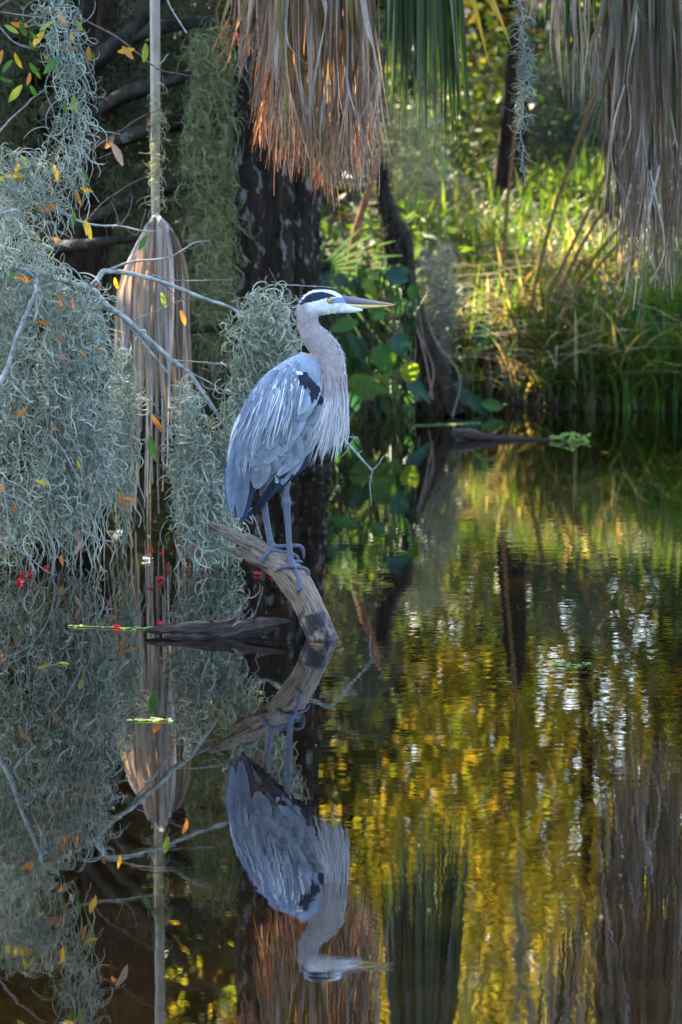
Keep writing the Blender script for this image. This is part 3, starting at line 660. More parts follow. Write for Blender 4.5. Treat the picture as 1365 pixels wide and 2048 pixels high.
lb.build('limbs', M['cypress'], cyp)
cc += [np.array([g.uniform(-2.6, 1.0), g.uniform(15, 20), g.uniform(4.6, 8)]) for _ in range(60)]  # unseen leaf clusters added overhead to shade the pond
v, f, c = leaf_cloud(cc, 20000, (.4, .4, .25), .12, GREENS, seed=3); obj('crown', v, f, M['canopy'], cyp, c, smooth=False)

# moss hung tree whose dead limbs cross the upper left
LD = 17.6
mt = thing('dead_limbed_tree', P(150, 930, LD) * [1, 1, 0], 'reddish brown trunk with long bare limbs rising towards the cypress', 'tree')
obj('trunk', *lathe_trunk([Q(95, 1000, LD, 120), Q(110, 930, LD, 95), Q(140, 600, LD, 70), Q(180, 300, LD, 64), Q(225, 0, LD, 60), Q(260, -700, LD, 55), Q(280, -2000, LD, 36)], 56, 100, .14, 9, .06, 15), M['redbark'], mt)
for k, (pts) in enumerate([
    [(120, 470, 17), (300, 385, 12), (400, 360, 10), (470, 325, 9), (545, 312, 8)],
    [(150, 300, 16), (270, 268, 12), (345, 250, 10), (430, 240, 9), (515, 215, 8), (640, 180, 6)],
    [(160, 250, 14), (250, 190, 15), (330, 165, 13), (385, 150, 8)],
    [(180, 120, 16), (300, 62, 14), (440, 40, 9), (560, 10, 7)],
    [(90, 495, 12), (180, 487, 11), (260, 478, 8), (300, 475, 5)],
    [(100, 230, 22), (200, 120, 17), (300, 20, 14), (360, -60, 10)],
    [(150, 410, 9), (380, 372, 9), (470, 345, 7), (560, 318, 5)],
    [(140, 300, 12), (260, 275, 10), (372, 228, 8)],
    [(130, 690, 9), (260, 668, 8), (400, 660, 7), (470, 655, 6)]]):
    dd = LD - .5 - .12 * (k % 3)
    pth = [Q(a, b, LD if j == 0 else dd, r) for j, (a, b, r) in enumerate(pts)]
    obj('limb', *limb(pth, 12, 46, .16, 40 + k), M['limb'], mt)
ctop = P(280, -2000, LD); cc = []; lb = Bag()
for k in range(9):
    o = P(262, -700 - 150 * k, LD); an = g.uniform(0, 6.28); e = o + np.array([math.cos(an) * 2.6, math.sin(an) * 2.2, g.uniform(.3, 1.2)])
    lb.add(*limb([np.r_[o, .06], np.r_[(o + e) / 2 + g.normal(0, .1, 3), .04], np.r_[e, .012]], 8, 14, .1, k)); cc += [o * (1 - q) + e * q for q in np.linspace(.4, 1.1, 8)]
lb.build('upper_limbs', M['limb'], mt)
cc += [np.array([g.uniform(-5.5, -1.5), g.uniform(15, 21), g.uniform(4.4, 8)]) for _ in range(60)]  # more unseen clusters, added to keep sun off the heron and water
v, f, c = leaf_cloud(cc, 24000, (.4, .4, .25), .12, GREENS, seed=5); obj('crown', v, f, M['canopy'], mt, c, smooth=False)

def bank_pt(px, py):
    d = np.linspace(17.5, 34, 700); p = P(px, py, d); k = np.argmax(p[:, 2] <= gz(p[:, 0], p[:, 1])); return p[k if k else -1]
# the wood on the far bank
WG = 'trees of the wood beyond the pond'
tree('oak_tree', 'dark trunked oak standing behind the golden young tree', (1.3, 30.6), 9, .08, (-.3, .5), (.8, 31, 7.4), (2.6, 2.4, 2.2), 9000, .15, GREENS, 'redbark', WG, 21)
tree('oak_tree', 'broad oak in the wood behind the cypress trunk', (-1.6, 25.5), 10, .17, (-.8, .8), (-2.6, 26.5, 7.4), (3.2, 2.6, 2.4), 15000, .15, GREENS, 'redbark', WG, 22)
tree('oak_tree', 'broad oak in the wood behind the moss hung limbs', (-5.0, 24.5), 9.5, .18, (.6, .8), (-5.4, 25, 6.9), (3.0, 2.6, 2.4), 13000, .15, GREENS, 'redbark', WG, 23)
tree('oak_tree', 'slender oak leaning out of the deep wood', (-3.3, 31), 11, .16, (-.4, .4), (-3.8, 31, 9), (3.2, 3.0, 3.0), 15000, .16, GREENS, 'redbark', WG, 24)
tree('oak_tree', 'tall oak deep in the wood', (.4, 32.5), 12, .17, (-.6, .2), (-.4, 32.5, 9.5), (3.2, 2.8, 3.0), 14000, .16, GREENS, 'redbark', WG, 25)
tree('oak_tree', 'yellowing tree in full sun deep in the wood', (2.6, 31), 8, .13, (.2, .3), (2.2, 30.8, 4.8), (2.4, 2.0, 2.6), 6500, .13, GOLD, 'redbark', WG, 26, low=.2, gap=0)
tree('oak_tree', 'golden leaved young tree behind the canes', (1.6, 27), 5.6, .05, (-.2, .2), (1.5, 27, 3.5), (1.3, .9, 1.5), 4200, .10, GOLD, 'redbark', WG, 27, low=.3, gap=0)
tree('oak_tree', 'leaning young tree with yellow green leaves behind the oak', (.3, 27.5), 6.4, .05, (-.3, .2), (.35, 27.5, 4.0), (1.1, .9, 1.6), 3600, .10, GOLD, 'redbark', WG, 28, low=.3, gap=0)
tree('oak_tree', 'dark evergreen tree at the wood edge above the right bank', (4.2, 25), 9, .16, (.4, .3), (4.4, 25.3, 5.6), (2.2, 2.2, 3.0), 9000, .15, GREENS, 'redbark', WG, 29)
for k, (bx_, by_, cr) in enumerate([(-8, 33, 0), (-5, 37, 1), (-1.5, 38, 0), (1.6, 37.5, 1), (4.8, 36, 1), (7.5, 32, 0), (-10, 27, 0), (8.5, 40, 1), (-7, 42, 0), (.2, 44, 1)]):
    tree('oak_tree', 'leafy tree in the far depth of the wood', (bx_, by_), 9.5, .18, (0, .2), (bx_, by_, 5.2), (2.8, 2.0, 4.0), 7000, .2, (GREENS, GOLD + GREENS)[cr], 'redbark', WG, 60 + k, low=.15)
for k, (bx_, by_, hz_, pal_, lab_) in enumerate([
    (-2.4, 22.6, 3.4, SHADED_GREENS, 'shady young tree behind the moss curtains beside the cypress'), (-4.4, 21.8, 3.2, SHADED_GREENS, 'shady young tree behind the reddish trunk'), (-6.6, 23.5, 3.6, SHADED_GREENS, 'shady young tree at the left end of the bank behind the moss'),
    (-1.0, 27.8, 4.4, GREENS, 'young tree with dark crown right behind the cypress'), (2.9, 27.2, 3.9, GOLD, 'sunny young tree with yellow leaves behind the large right frond'), (-.4, 31, 5.2, GOLD + GREENS, 'young tree half in sun behind the green palm blades'),
    (1.2, 33.5, 5.6, GOLD, 'taller golden tree behind the golden young tree'), (3.9, 32.5, 5.4, GOLD, 'golden tree at the right end of the wood'), (-3.6, 27.5, 4.6, GREENS, 'dense young tree between the broad oaks'), (-1.5, 21.9, 1.9, SHADED_GREENS, 'low dark bushy tree on the shaded shore behind the dry fan frond'), (-3.3, 21.0, 1.9, SHADED_GREENS, 'low dark bushy tree on the shaded shore behind the thick moss'), (-2.6, 36, 4.2, SHADED_GREENS, 'dark tree deep in the wood behind the cypress'), (2.9, 35, 6.4, GOLD + GREENS, 'tall leafy tree closing the gap behind the golden trees'), (-2.1, 29.5, 5.2, GREENS, 'dark leafy tree closing the gap behind the shady young trees'), (4.4, 28.6, 4.6, GREENS, 'dense dark young tree right of the sunny young tree')]):
    tree('young_tree', lab_, (bx_, by_), hz_ + 1.2, .07, (.1, .1), (bx_, by_, hz_), (1.5, 1.1, hz_ * .5), 6500, .13, pal_, 'redbark', WG, 160 + k, low=.12, gap=(1 if pal_ in (GREENS, SHADED_GREENS) else 0))
NG = 'unseen trees added around the near end of the pond'  # unseen trees added to block low sky light from the front
for k, (bx_, by_, hz_, lab_) in enumerate([(-7, -6, 6.5, 'unseen added tree on the near bank behind the photographer to the left'), (-2.2, -9, 7, 'unseen added tree on the near bank straight behind the photographer'), (3.2, -8.5, 6.5, 'unseen added tree on the near bank behind the photographer to the right'), (8, -4, 7, 'unseen added tree on the near bank at the right corner'), (12.5, 4, 6.5, 'unseen added tree on the right shore of the pond'), (-12.5, 3, 6.5, 'unseen added tree on the left shore of the pond'), (13, 12, 6.5, 'unseen added tree on the far right shore of the pond'), (-12, 11, 6.5, 'unseen added tree on the far left shore of the pond')]):
    tree('added_pond_tree', lab_, (bx_, by_), hz_, .2, (0, 0), (bx_, by_, hz_ * .55), (3.2, 2.4, hz_ * .5), 5000, .34, GREENS, 'redbark', NG, 260 + k, low=.12, gap=0)
stump = thing('dead_stump', bank_pt(1020, 425), 'dark dead trunk stump on the bank behind the canes', 'tree stump')
b_ = np.array(stump.location)
obj('trunk', *lathe_trunk([np.r_[b_ - [0, 0, .2], .13], np.r_[b_ + [0, 0, .2], .085], np.r_[b_ + [.03, 0, .6], .07], np.r_[b_ + [.05, 0, 1.0], .05], np.r_[b_ + [.07, 0, 1.12], .012]], 24, 40, .2, 6, .1, 71), M['redbark'], stump)
# undergrowth: one mass of leaves nobody could count, filling the depth of the wood
n = 46000; ux = rng.uniform(-9, 9, n); uy = rng.uniform(22.5, 46, n); uy = uy ** 1.0
hh = .5 + 1.1 * (rnoise(ux * 1.3 + uy * .4, 3) * .5 + .5) + .085 * (uy - 22)
uz = gz(ux, uy) + rng.uniform(0, 1, n) ** 1.1 * hh
keep = ~((ux > .3) & (ux < 3) & (uy < 24.6)) & (uy > shore(ux) + 1.6)
p = np.stack([ux, uy, uz], -1)[keep]; k = len(p); p = p[~lit(p, .8)]; k = len(p)
nrm = unit(rng.normal(0, 1, (k, 3)) + [0, -.2, .9]); axd = np.cross(nrm, rng.normal(0, 1, (k, 3))); L = rng.uniform(.07, .17, k)
v, f = leaf_quads(p, nrm, axd, L, L * rng.uniform(.35, .6, k))
pal = np.array(GREENS + [(.07, .05, .022), (.05, .033, .016), (.015, .025, .008)]); c = pal[rng.integers(0, len(pal), k)] * rng.uniform(.7, 1.3, (k, 1))
o = obj('undergrowth', v, f, M['canopy'], None, np.repeat(c, 4, 0), False); tag(o, 'dense tangle of leafy undergrowth filling the wood behind the bank', 'undergrowth', kind='stuff')
n = 26000; p = np.stack([rng.uniform(-20, 20, n), rng.uniform(48, 62, n), rng.uniform(1.5, 15, n)], -1); p[:, 2] = np.minimum(p[:, 2], 12 + 3 * rnoise(p[:, 0] * .5, 4)) + .8
nrm = unit(rng.normal(0, 1, (n, 3)) + [0, -.3, .6]); axd = np.cross(nrm, rng.normal(0, 1, (n, 3))); L = rng.uniform(.25, .5, n)
v, f = leaf_quads(p, nrm, axd, L, L * .55); pal = np.array(GREENS + GOLD[:2]); c = pal[rng.integers(0, len(pal), n)] * rng.uniform(.7, 1.3, (n, 1))
o = obj('far_wood', v, f, M['canopy'], None, np.repeat(c, 4, 0), False); tag(o, 'far off mass of trees closing the horizon behind the wood', 'trees', kind='stuff')

# ------------------------------------------------------------------ spanish moss
MOSSC = np.array([[.48, .52, .44], [.37, .42, .355], [.58, .60, .51], [.25, .29, .23]])
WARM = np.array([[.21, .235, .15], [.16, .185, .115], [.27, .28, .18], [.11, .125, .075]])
def moss_paths(q, d, lens, K=9, down=.55, curl=1.0, g=rng):
    """q (N,2) pixel starts, d (N) distance, lens (N) px lengths"""
    N = len(q); s = mm(d); p0 = P(q[:, 0], q[:, 1], d)
    a = unit(g.normal(0, 1, (N, 3)) * [1, .7, .6]); b = unit(np.cross(a, g.normal(0, 1, (N, 3))))
    ph = g.uniform(0, 6.28, N); rt = g.uniform(.25, .95, N) * curl * np.where(g.random(N) < .5, -1, 1)
    dn = np.array([0, 0, -1.]) * (down + g.normal(0, .18, (N, 1)))
    pts = [p0]; step = (lens * s / (K - 1))[:, None]
    for k in range(K - 1):
        an = (ph + rt * k)[:, None]
        pts.append(pts[-1] + unit(np.cos(an) * a + np.sin(an) * b + dn) * step)
    return np.stack(pts, 1)
def moss(name, label, poly, d, dspread, n, lens, pal=MOSSC, rad=1.25, long_n=0, long_len=(90, 230), strands=None, group=None, down=.5, curl=1.0, dens=None, ragged=11):
    g = rng; q = in_poly(poly, n)
    if dens is not None: q = q[g.random(n) < dens(q[:, 0], q[:, 1])]; n = len(q)
    lob = rnoise(q[:, 0] * .045 + q[:, 1] * .006, int(poly[0][0]) + 500) + .8 * rnoise(q[:, 1] * .03 + q[:, 0] * .02, int(poly[0][1]) + 900)
    q = q[g.random(n) < np.clip(.62 + .38 * lob, .16, 1)]; q = q + g.normal(0, 1, q.shape) * [ragged, ragged * 1.3]; n = len(q)
    dd = d + g.uniform(-1, 1, n) * dspread
    Pt = moss_paths(q, dd, g.uniform(*lens, n), 9, down, curl)
    K = 9; t = np.linspace(0, 1, K)
    R = rad * mm(d) * g.uniform(.75, 1.25, (n, 1)) * (np.sin(np.pi * (.12 + .84 * t)) ** .5)[None]
    c = pal[g.integers(0, len(pal), n)] * g.uniform(.75, 1.25, (n, 1))
    bag = Bag(); bag.add(*threads(Pt, R, 3, c))
    if long_n:
        q = in_poly(poly, long_n); dd = d + g.uniform(-1, 1, long_n) * dspread; K2 = 16
        ln = g.uniform(*long_len, long_n); p0 = P(q[:, 0], q[:, 1], dd); s = mm(dd)
        t = np.linspace(0, 1, K2); amp = g.uniform(3, 9, (long_n, 1)); fq = g.uniform(8, 20, (long_n, 1)); ph = g.uniform(0, 6.28, (long_n, 1))
        dx = amp * np.sin(fq * t + ph) + g.normal(0, 14, (long_n, 1)) * t; dz = -ln[:, None] * t; dy = amp * np.cos(fq * t + ph * 1.7)
        Pt = p0[:, None] + np.stack([dx, dy, dz], -1) * s[:, None, None]
        Pt[..., 2] = np.maximum(Pt[..., 2], -.01)
        c = pal[g.integers(0, len(pal), long_n)] * g.uniform(.75, 1.2, (long_n, 1))
        bag.add(*threads(Pt, rad * mm(d) * .85 * np.ones((long_n, K2)), 3, c))
    return tag(bag.build(name, M['moss']), label, 'moss', group)
BD = 13.75
moss('spanish_moss', 'thick silvery moss mass hanging beside the pale lichen covered branch', [(-40, 395), (30, 425), (85, 470), (110, 520), (112, 700), (105, 900), (95, 1040), (50, 1090), (-40, 1090)], BD, .22, 4300, (38, 80), long_n=200)
moss('spanish_moss', 'thick silvery moss curtain between the lichen branch and the dry palm frond', [(95, 520), (150, 558), (195, 590), (212, 650), (226, 760), (226, 880), (215, 985), (180, 1040), (120, 1060), (95, 1000)], BD, .2, 3900, (38, 80), long_n=170)
moss('spanish_moss', 'wispy moss draped over the lower half of the dry palm frond', [(228, 700), (258, 690), (268, 780), (262, 880), (255, 980), (240, 1000), (228, 880)], BD + .3, .1, 520, (40, 80), long_n=60)
moss('spanish_moss', 'pale moss clump hanging below the forked branch near the heron tail', [(358, 770), (388, 765), (415, 830), (428, 910), (452, 990), (440, 1080), (395, 1110), (358, 1050), (345, 960), (348, 850)], BD, .14, 1900, (34, 72), long_n=120, long_len=(90, 160))
moss('spanish_moss', 'moss tuft hanging from the twig behind the heron back', [(500, 600), (560, 578), (590, 640), (588, 690), (560, 740), (520, 820), (480, 880), (455, 900), (448, 850), (458, 760), (468, 660)], BD, .10, 1900, (34, 70), pal=np.array([[.50, .53, .40], [.40, .44, .33], [.58, .60, .47], [.29, .31, .22]]), long_n=90, long_len=(70, 140))
moss('spanish_moss', 'loose moss strands trailing behind the heron tail', [(430, 850), (470, 880), (460, 1000), (480, 1080), (430, 1110), (400, 1080), (425, 980)], BD, .1, 800, (34, 70), long_n=40, long_len=(60, 120))
moss('spanish_moss', 'thin moss wisps tangled in the leafy upper twigs', [(60, -20), (150, -20), (165, 80), (190, 200), (160, 330), (120, 400), (90, 330), (130, 180)], BD, .12, 620, (40, 90), long_n=40, rad=.9)
moss('spanish_moss', 'sparse moss threads caught along the curved twig above the moss mass', [(-20, 300), (90, 300), (130, 430), (60, 460), (-20, 420)], BD, .13, 640, (45, 90), rad=.9, ragged=6)
moss('spanish_moss', 'sunlit yellowish moss clinging to the dry frond stalk', [(300, 165), (320, 165), (324, 290), (322, 420), (304, 420), (300, 290)], 15.05, .02, 230, (26, 54), ragged=2, pal=np.array([[.45, .44, .26], [.38, .38, .22]]), rad=.9)  # the sun's yellow is put into the moss colour
# hanging curtains on the bare limbs, further back and greener
BG = 'moss curtains on the bare limbs'
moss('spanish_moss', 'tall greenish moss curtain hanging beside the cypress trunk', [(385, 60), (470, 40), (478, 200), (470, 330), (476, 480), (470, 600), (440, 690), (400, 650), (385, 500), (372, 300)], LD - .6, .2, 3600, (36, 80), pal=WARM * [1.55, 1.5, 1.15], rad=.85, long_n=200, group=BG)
moss('spanish_moss', 'dim moss curtain hanging from the middle bare limbs', [(200, 160), (330, 110), (385, 130), (380, 320), (360, 420), (250, 420), (190, 330)], LD - .35, .2, 2000, (40, 85), pal=WARM * [.55, .5, .42], rad=.85, long_n=120, group=BG)  # palette darkened to put shade into the moss colour, here and below
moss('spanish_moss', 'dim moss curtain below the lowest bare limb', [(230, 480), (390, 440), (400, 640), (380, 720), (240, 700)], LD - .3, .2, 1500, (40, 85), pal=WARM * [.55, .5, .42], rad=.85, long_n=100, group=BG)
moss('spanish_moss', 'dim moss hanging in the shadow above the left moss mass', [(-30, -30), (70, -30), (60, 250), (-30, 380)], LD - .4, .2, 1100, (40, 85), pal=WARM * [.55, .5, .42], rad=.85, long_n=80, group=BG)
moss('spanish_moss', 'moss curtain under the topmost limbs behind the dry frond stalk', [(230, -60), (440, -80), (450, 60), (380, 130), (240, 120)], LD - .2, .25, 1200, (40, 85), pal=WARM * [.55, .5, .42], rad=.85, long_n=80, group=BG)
# wisp hanging alone from the palm
q = np.array([(1040, -60, 13), (1045, 60, 13), (1052, 140, 14), (1045, 215, 12), (1044, 270, 6), (1048, 370, 4)])
bag = Bag(); pp = smooth_path(q, 60); wd = 15.3
zz = np.arange(60); cz = P(pp[:, 0] + 3 * np.sin(zz * .9), pp[:, 1], wd); cz[:, 1] += .006 * np.cos(zz * .9)
bag.add(*threads(cz[None], np.full((1, 60), 1.1 * mm(wd)), 4, np.array([[.36, .42, .38]])))
i = rng.integers(0, 58, 330); i = np.where((i > 42) & (rng.random(330) < .75), i - 25, i)
Pt = moss_paths(np.stack([pp[i, 0], pp[i, 1]], -1), np.full(330, wd), rng.uniform(22, 44, 330), 7, .35, .5)
bag.add(*threads(Pt, .95 * mm(wd) * np.sin(np.pi * np.linspace(.2, .97, 7))[None] * np.ones((330, 1)), 3, MOSSC[rng.integers(0, 4, 330)]))
tag(bag.build('spanish_moss', M['moss']), 'single thin moss strand dangling between the palm fronds', 'moss')
# moss and vine tangle on the far bank
for lab, poly, d, n, pl in [
    ('grey green moss column hanging beside the dark root mass', [(850, 470), (885, 480), (905, 560), (900, 720), (880, 760), (860, 700), (845, 560)], 20.6, 1000, MOSSC * .45),
    ('pale moss curtain behind the green palm blades', [(770, 180), (880, 200), (900, 330), (880, 420), (800, 420), (770, 300)], 23.5, 1100, WARM * 1.3),
    ('moss hung from the dark oak behind the canes', [(1040, 120), (1200, 100), (1230, 300), (1120, 340), (1050, 260)], 24.6, 1900, WARM * .9),
    ('moss draped low behind the bank grass', [(830, 330), (960, 380), (940, 480), (850, 470)], 23.8, 900, WARM * .9),
    ('moss veil hanging over the shaded bank beside the cypress', [(640, -60), (780, -60), (790, 200), (660, 300)], 23.0, 1500, WARM * .8)]:
    moss('spanish_moss', lab, poly, d, .25, n, (36, 80), pal=pl, rad=.9, long_n=n // 20)

# ------------------------------------------------------------------ palm with hanging fronds
crown = np.array([1.15, 15.6, 3.7])
palm = thing('cabbage_palm', np.array([2.7, 19.3, .0]), 'leaning palm over the water with fronds hanging into view', 'tree')
obj('trunk', *lathe_trunk([[2.75, 19.4, -.3, .2], [2.6, 19.1, .2, .17], [2.2, 17.9, 1.6, .15], [1.6, 16.4, 2.9, .15], [1.15, 15.55, 3.75, .12]], 28, 60, .06, 6, .05, 9), M['palmbark'], palm)
TAN = np.array([[.30, .225, .16], [.24, .17, .115], [.38, .30, .225], [.17, .115, .075], [.34, .29, .25]])
GREY = np.array([[.36, .32, .29], [.27, .22, .185], [.44, .40, .375], [.19, .14, .105]])
GRN = np.array([[.022, .05, .014], [.032, .064, .015], [.016, .04, .019]])
def strip(name, parent, hub, top, tip, d0, width, cols, mat, droop=(0, 0), sway=6, twist=1.1, K=15, taper=.45, splay=0, dj=0.0, fold=.35, split=0, stiff=False):
    """one leaf strip: from the hub out of the picture's top, over to 'top', then hanging to 'tip' (photo pixels)"""
    s = mm(d0)
    a = np.asarray(hub, float); b = P(top[0], top[1], d0 + dj); c = P(tip[0], tip[1], d0 + dj)
    n0 = 4; t = np.linspace(0, 1, n0)[:, None]
    arc = a * (1 - t) ** 2 + 2 * t * (1 - t) * (np.array([(a[0] + b[0]) / 2, (a[1] + b[1]) / 2, max(a[2], b[2]) + .06])) + b * t ** 2
    t = np.linspace(0, 1, K - n0 + 1)[1:, None]; ph = random.uniform(0, 6.28); fq = random.uniform(2, 5)
    hang = b * (1 - t) + c * t
    hang[:, 0] += (sway * s * np.sin(t * fq + ph) * t)[:, 0] - (sway * s * math.sin(ph) * 0); hang[:, 1] += (sway * s * .7 * np.cos(t * fq * 1.2 + ph) * t)[:, 0]
    pts = np.vstack([arc, hang]); k = np.linspace(0, 1, K)
    W = width * .5 * s * np.where(k < taper, 1, np.clip((1 - k) / (1 - taper), .06, 1) ** .8) * np.clip(.35 + k * 4, 0, 1)
    th = random.uniform(-twist, twist) + random.uniform(-twist, twist) * k * 2
    S = np.stack([np.cos(th), np.sin(th), 0 * th], -1)
    v, f = ribbons(pts[None], W[None], S[None], fold)
    cols = np.asarray(cols, float)
    if cols.ndim == 1: cc = np.tile(cols, (K, 1))
    else: cc = cols[0] * (1 - k[:, None]) + cols[1] * k[:, None]
    bag = Bag(); bag.add(v, f, np.repeat(cc, 3, 0))
    if split:
        e = pts[-4]; g = rng
        for j in range(split):
            e2 = pts[-1] + np.array([g.normal(0, 16), g.normal(0, 7), g.normal(-4, 16)]) * s
            mid = (e + e2) / 2 + np.array([g.normal(0, 3), 0, 0]) * s
            pth = smooth_path([pts[-5], mid, e2], 6)
            bag.add(*threads(pth[None], s * np.linspace(1.2, .7, 6)[None], 3, np.minimum(cc[-1:] * 1.7, .7)))  # shredded ends lightened: a sun highlight put into the colour
    return bag.build(name, mat, parent, smooth=True)
def petiole(parent, hub, start=None, r=.013):
    a = np.asarray(crown if start is None else start); b = np.asarray(hub); m = (a + b) / 2 + np.array([0, 0, .25])
    obj('petiole', *limb([np.r_[a, r * 1.5], np.r_[m, r * 1.1], np.r_[b, r]], 8, 20, .05, 3), M['palmbark'], parent)
def frond(label, hub, group='palm fronds hanging from the leaning palm', start=None):
    t = thing('palm_frond', hub, label, 'palm frond', group); petiole(t, hub, start); return t
# brown frond over the heron
h1 = P(635, -330, 14.6); fb = frond('brown dead palm frond with rusty shredded tips hanging over the heron', h1)
for i in range(230):
    k = random.random(); x0 = 508 + 250 * k
    if i < 14: x0 = random.uniform(445, 500)
    lo = np.interp(x0, [445, 500, 520, 560, 600, 650, 700, 735, 765], [85, 150, 265, 335, 345, 385, 375, 360, 290])
    y1 = lo - abs(random.gauss(0, 1)) * 85 if i > 30 else lo + random.uniform(-30, 14)
    y1 = max(y1, 60)
    topx = 635 + (x0 - 635) * random.uniform(.75, 1.0); tipx = x0 + random.gauss(0, 17)
    r = random.random(); c = TAN[random.randrange(5)] * random.uniform(.4, 1.3); c2 = c * [1.1, .95, .85]
    if r < .10: c, c2 = np.array([.10, .15, .03]), np.array([.30, .22, .08])
    elif r < .25: c = c2 = GREY[random.randrange(3)]
    wd = random.uniform(4, 11) if r > .06 else random.uniform(11, 17)
    strip('leaflet', fb, h1, (topx, -60), (tipx, y1), 14.4, wd, (c, c2), M['frond_dead'], sway=random.uniform(4, 24), dj=random.uniform(-.26, .32), split=(3 if y1 > lo - 90 else 1))
for (pts, wd) in [([(720, -20), (735, 60), (757, 140), (763, 220)], 11), ([(690, 130), (700, 190), (725, 260), (752, 330)], 9), ([(572, 40), (578, 90), (610, 125), (634, 140)], 6), ([(640, -20), (652, 20), (640, 100), (622, 200)], 15), ([(660, 150), (645, 220), (640, 300), (650, 360)], 9)]:
    q = smooth_path(pts, 14); pt = P(q[:, 0], q[:, 1], 14.1); k = np.linspace(0, 1, 14)
    pt = np.vstack([h1[None], pt]) if pts[0][1] < 0 else pt; m_ = len(pt); k = np.linspace(0, 1, m_)
    v, f = ribbons(pt[None], (wd * .5 * mm(14.1) * np.clip((1.02 - k) * 1.6, .1, 1) * np.clip(.3 + k * 2, 0, 1))[None], np.stack([np.cos(k * 3), np.sin(k * 3), 0 * k], -1)[None], .4)
    obj('leaflet', v, f, M['frond_dead'], fb, np.tile(GREY[2] * random.uniform(.65, .9), (len(v), 1)))
# green frond
h2 = P(835, -420, 16.5); fg = frond('dark green living palm frond with long straight blades', h2)
for i in range(84):
    k = random.random(); x1 = 765 + 185 * k
    lo = np.interp(x1, [765, 800, 850, 880, 920, 950, 980], [200, 300, 325, 310, 310, 240, 200]); y1 = lo - abs(random.gauss(0, 1)) * 95 + 12
    topx = 835 + (x1 - 835) * .78 + random.uniform(-8, 8)
    c = GRN[random.randrange(3)] * random.uniform(.8, 1.4); c2 = c
    if random.random() < .2: c2 = np.array([.09, .12, .03])
    strip('leaflet', fg, h2, (topx, -60), (x1, max(y1, 100)), 16.4, random.uniform(7, 14), (c, c2), M['frond_green'], sway=3, dj=random.uniform(-.2, .2), twist=.9, taper=.35)
for (x0, y0, x1, y1, wd) in [(940, -30, 982, 135, 9), (975, -30, 1022, 95, 8), (957, -40, 1000, 40, 8)]:
    strip('leaflet', fg, h2, (x0, y0), (x1, y1), 16.2, wd, (np.array([.45, .36, .05]), np.array([.50, .27, .03])), M['frond_green'], sway=2, twist=.3, taper=.5)
# right frond, grey brown with some green
h3 = P(1310, -380, 15.3); fr_ = frond('large grey brown palm frond with long shredded tips and green upper blades', h3)
for i in range(270):
    k = random.random(); x0 = 1205 + 190 * k
    lo = np.interp(x0, [1205, 1225, 1250, 1290, 1330, 1395], [330, 480, 560, 590, 580, 570]); r = random.random()
    if r < .32:
        c = GRN[random.randrange(3)] * [1.7, 2.1, 2.6]; c2 = c * .9 if random.random() < .4 else np.array([.22, .15, .09]); y1 = random.uniform(140, 330); wd = random.uniform(6, 12); m_ = M['frond_green']  # greens lightened and cooled: sky light put into the blade colour
    else:
        c = (TAN * .8 if random.random() < .75 else GREY * .9)[random.randrange(4)] * random.uniform(.35, 1.2); c2 = c * 1.1 if random.random() < .6 else GREY[random.randrange(4)] * random.uniform(.5, 1.2); y1 = lo - abs(random.gauss(0, 1)) * 130; wd = random.uniform(4, 12); m_ = M['frond_dead']
    topx = 1310 + (x0 - 1310) * random.uniform(.75, 1.0)
    strip('leaflet', fr_, h3, (topx, -60), (x0 + random.gauss(0, 20), max(y1, 120)), 15.2, wd, (c, c2), m_, sway=random.uniform(5, 28), dj=random.uniform(-.26, .32), split=(2 if r > .5 else 0))
for (pts, wd) in [([(1270, -20), (1272, 60), (1255, 150), (1262, 250), (1240, 320)], 10), ([(1250, 170), (1228, 250), (1225, 330), (1255, 400)], 7), ([(1320, 330), (1300, 420), (1296, 480), (1315, 560)], 10), ([(1300, 340), (1318, 420), (1330, 500), (1300, 570)], 8), ([(1268, -10), (1283, 30), (1305, 45)], 7)]:
    q = smooth_path(pts, 14); pt = P(q[:, 0], q[:, 1], 14.95); pt = np.vstack([h3[None], pt]) if pts[0][1] < 0 else pt; m_ = len(pt); k = np.linspace(0, 1, m_)
    v, f = ribbons(pt[None], (wd * .5 * mm(15) * np.clip((1.02 - k) * 1.6, .1, 1) * np.clip(.3 + k * 2, 0, 1))[None], np.stack([np.cos(k * 3), np.sin(k * 3), 0 * k], -1)[None], .4)
    obj('leaflet', v, f, M['frond_dead'], fr_, np.tile(GREY[2], (len(v), 1)))
# sparse grey frond between green and right ones
h4 = P(1150, -300, 15.8); fs = frond('thin sparse grey palm frond with narrow curling tips', h4)
for i in range(46):
    x0 = random.uniform(1050, 1205); lo = np.interp(x0, [1050, 1090, 1110, 1140, 1190, 1205], [60, 110, 200, 240, 215, 120]); y1 = max(lo * random.uniform(.35, 1), 25)
    r = random.random(); c = GREY[random.choice((0, 2, 2, 1))] if r < .7 else GRN[0] * 1.2
    strip('leaflet', fs, h4, (1150 + (x0 - 1150) * .85, -50), (x0 + random.gauss(0, 7), y1), 15.7, random.uniform(4, 8), (c, c), M['frond_dead'], sway=7, dj=random.uniform(-.1, .1), taper=.4)
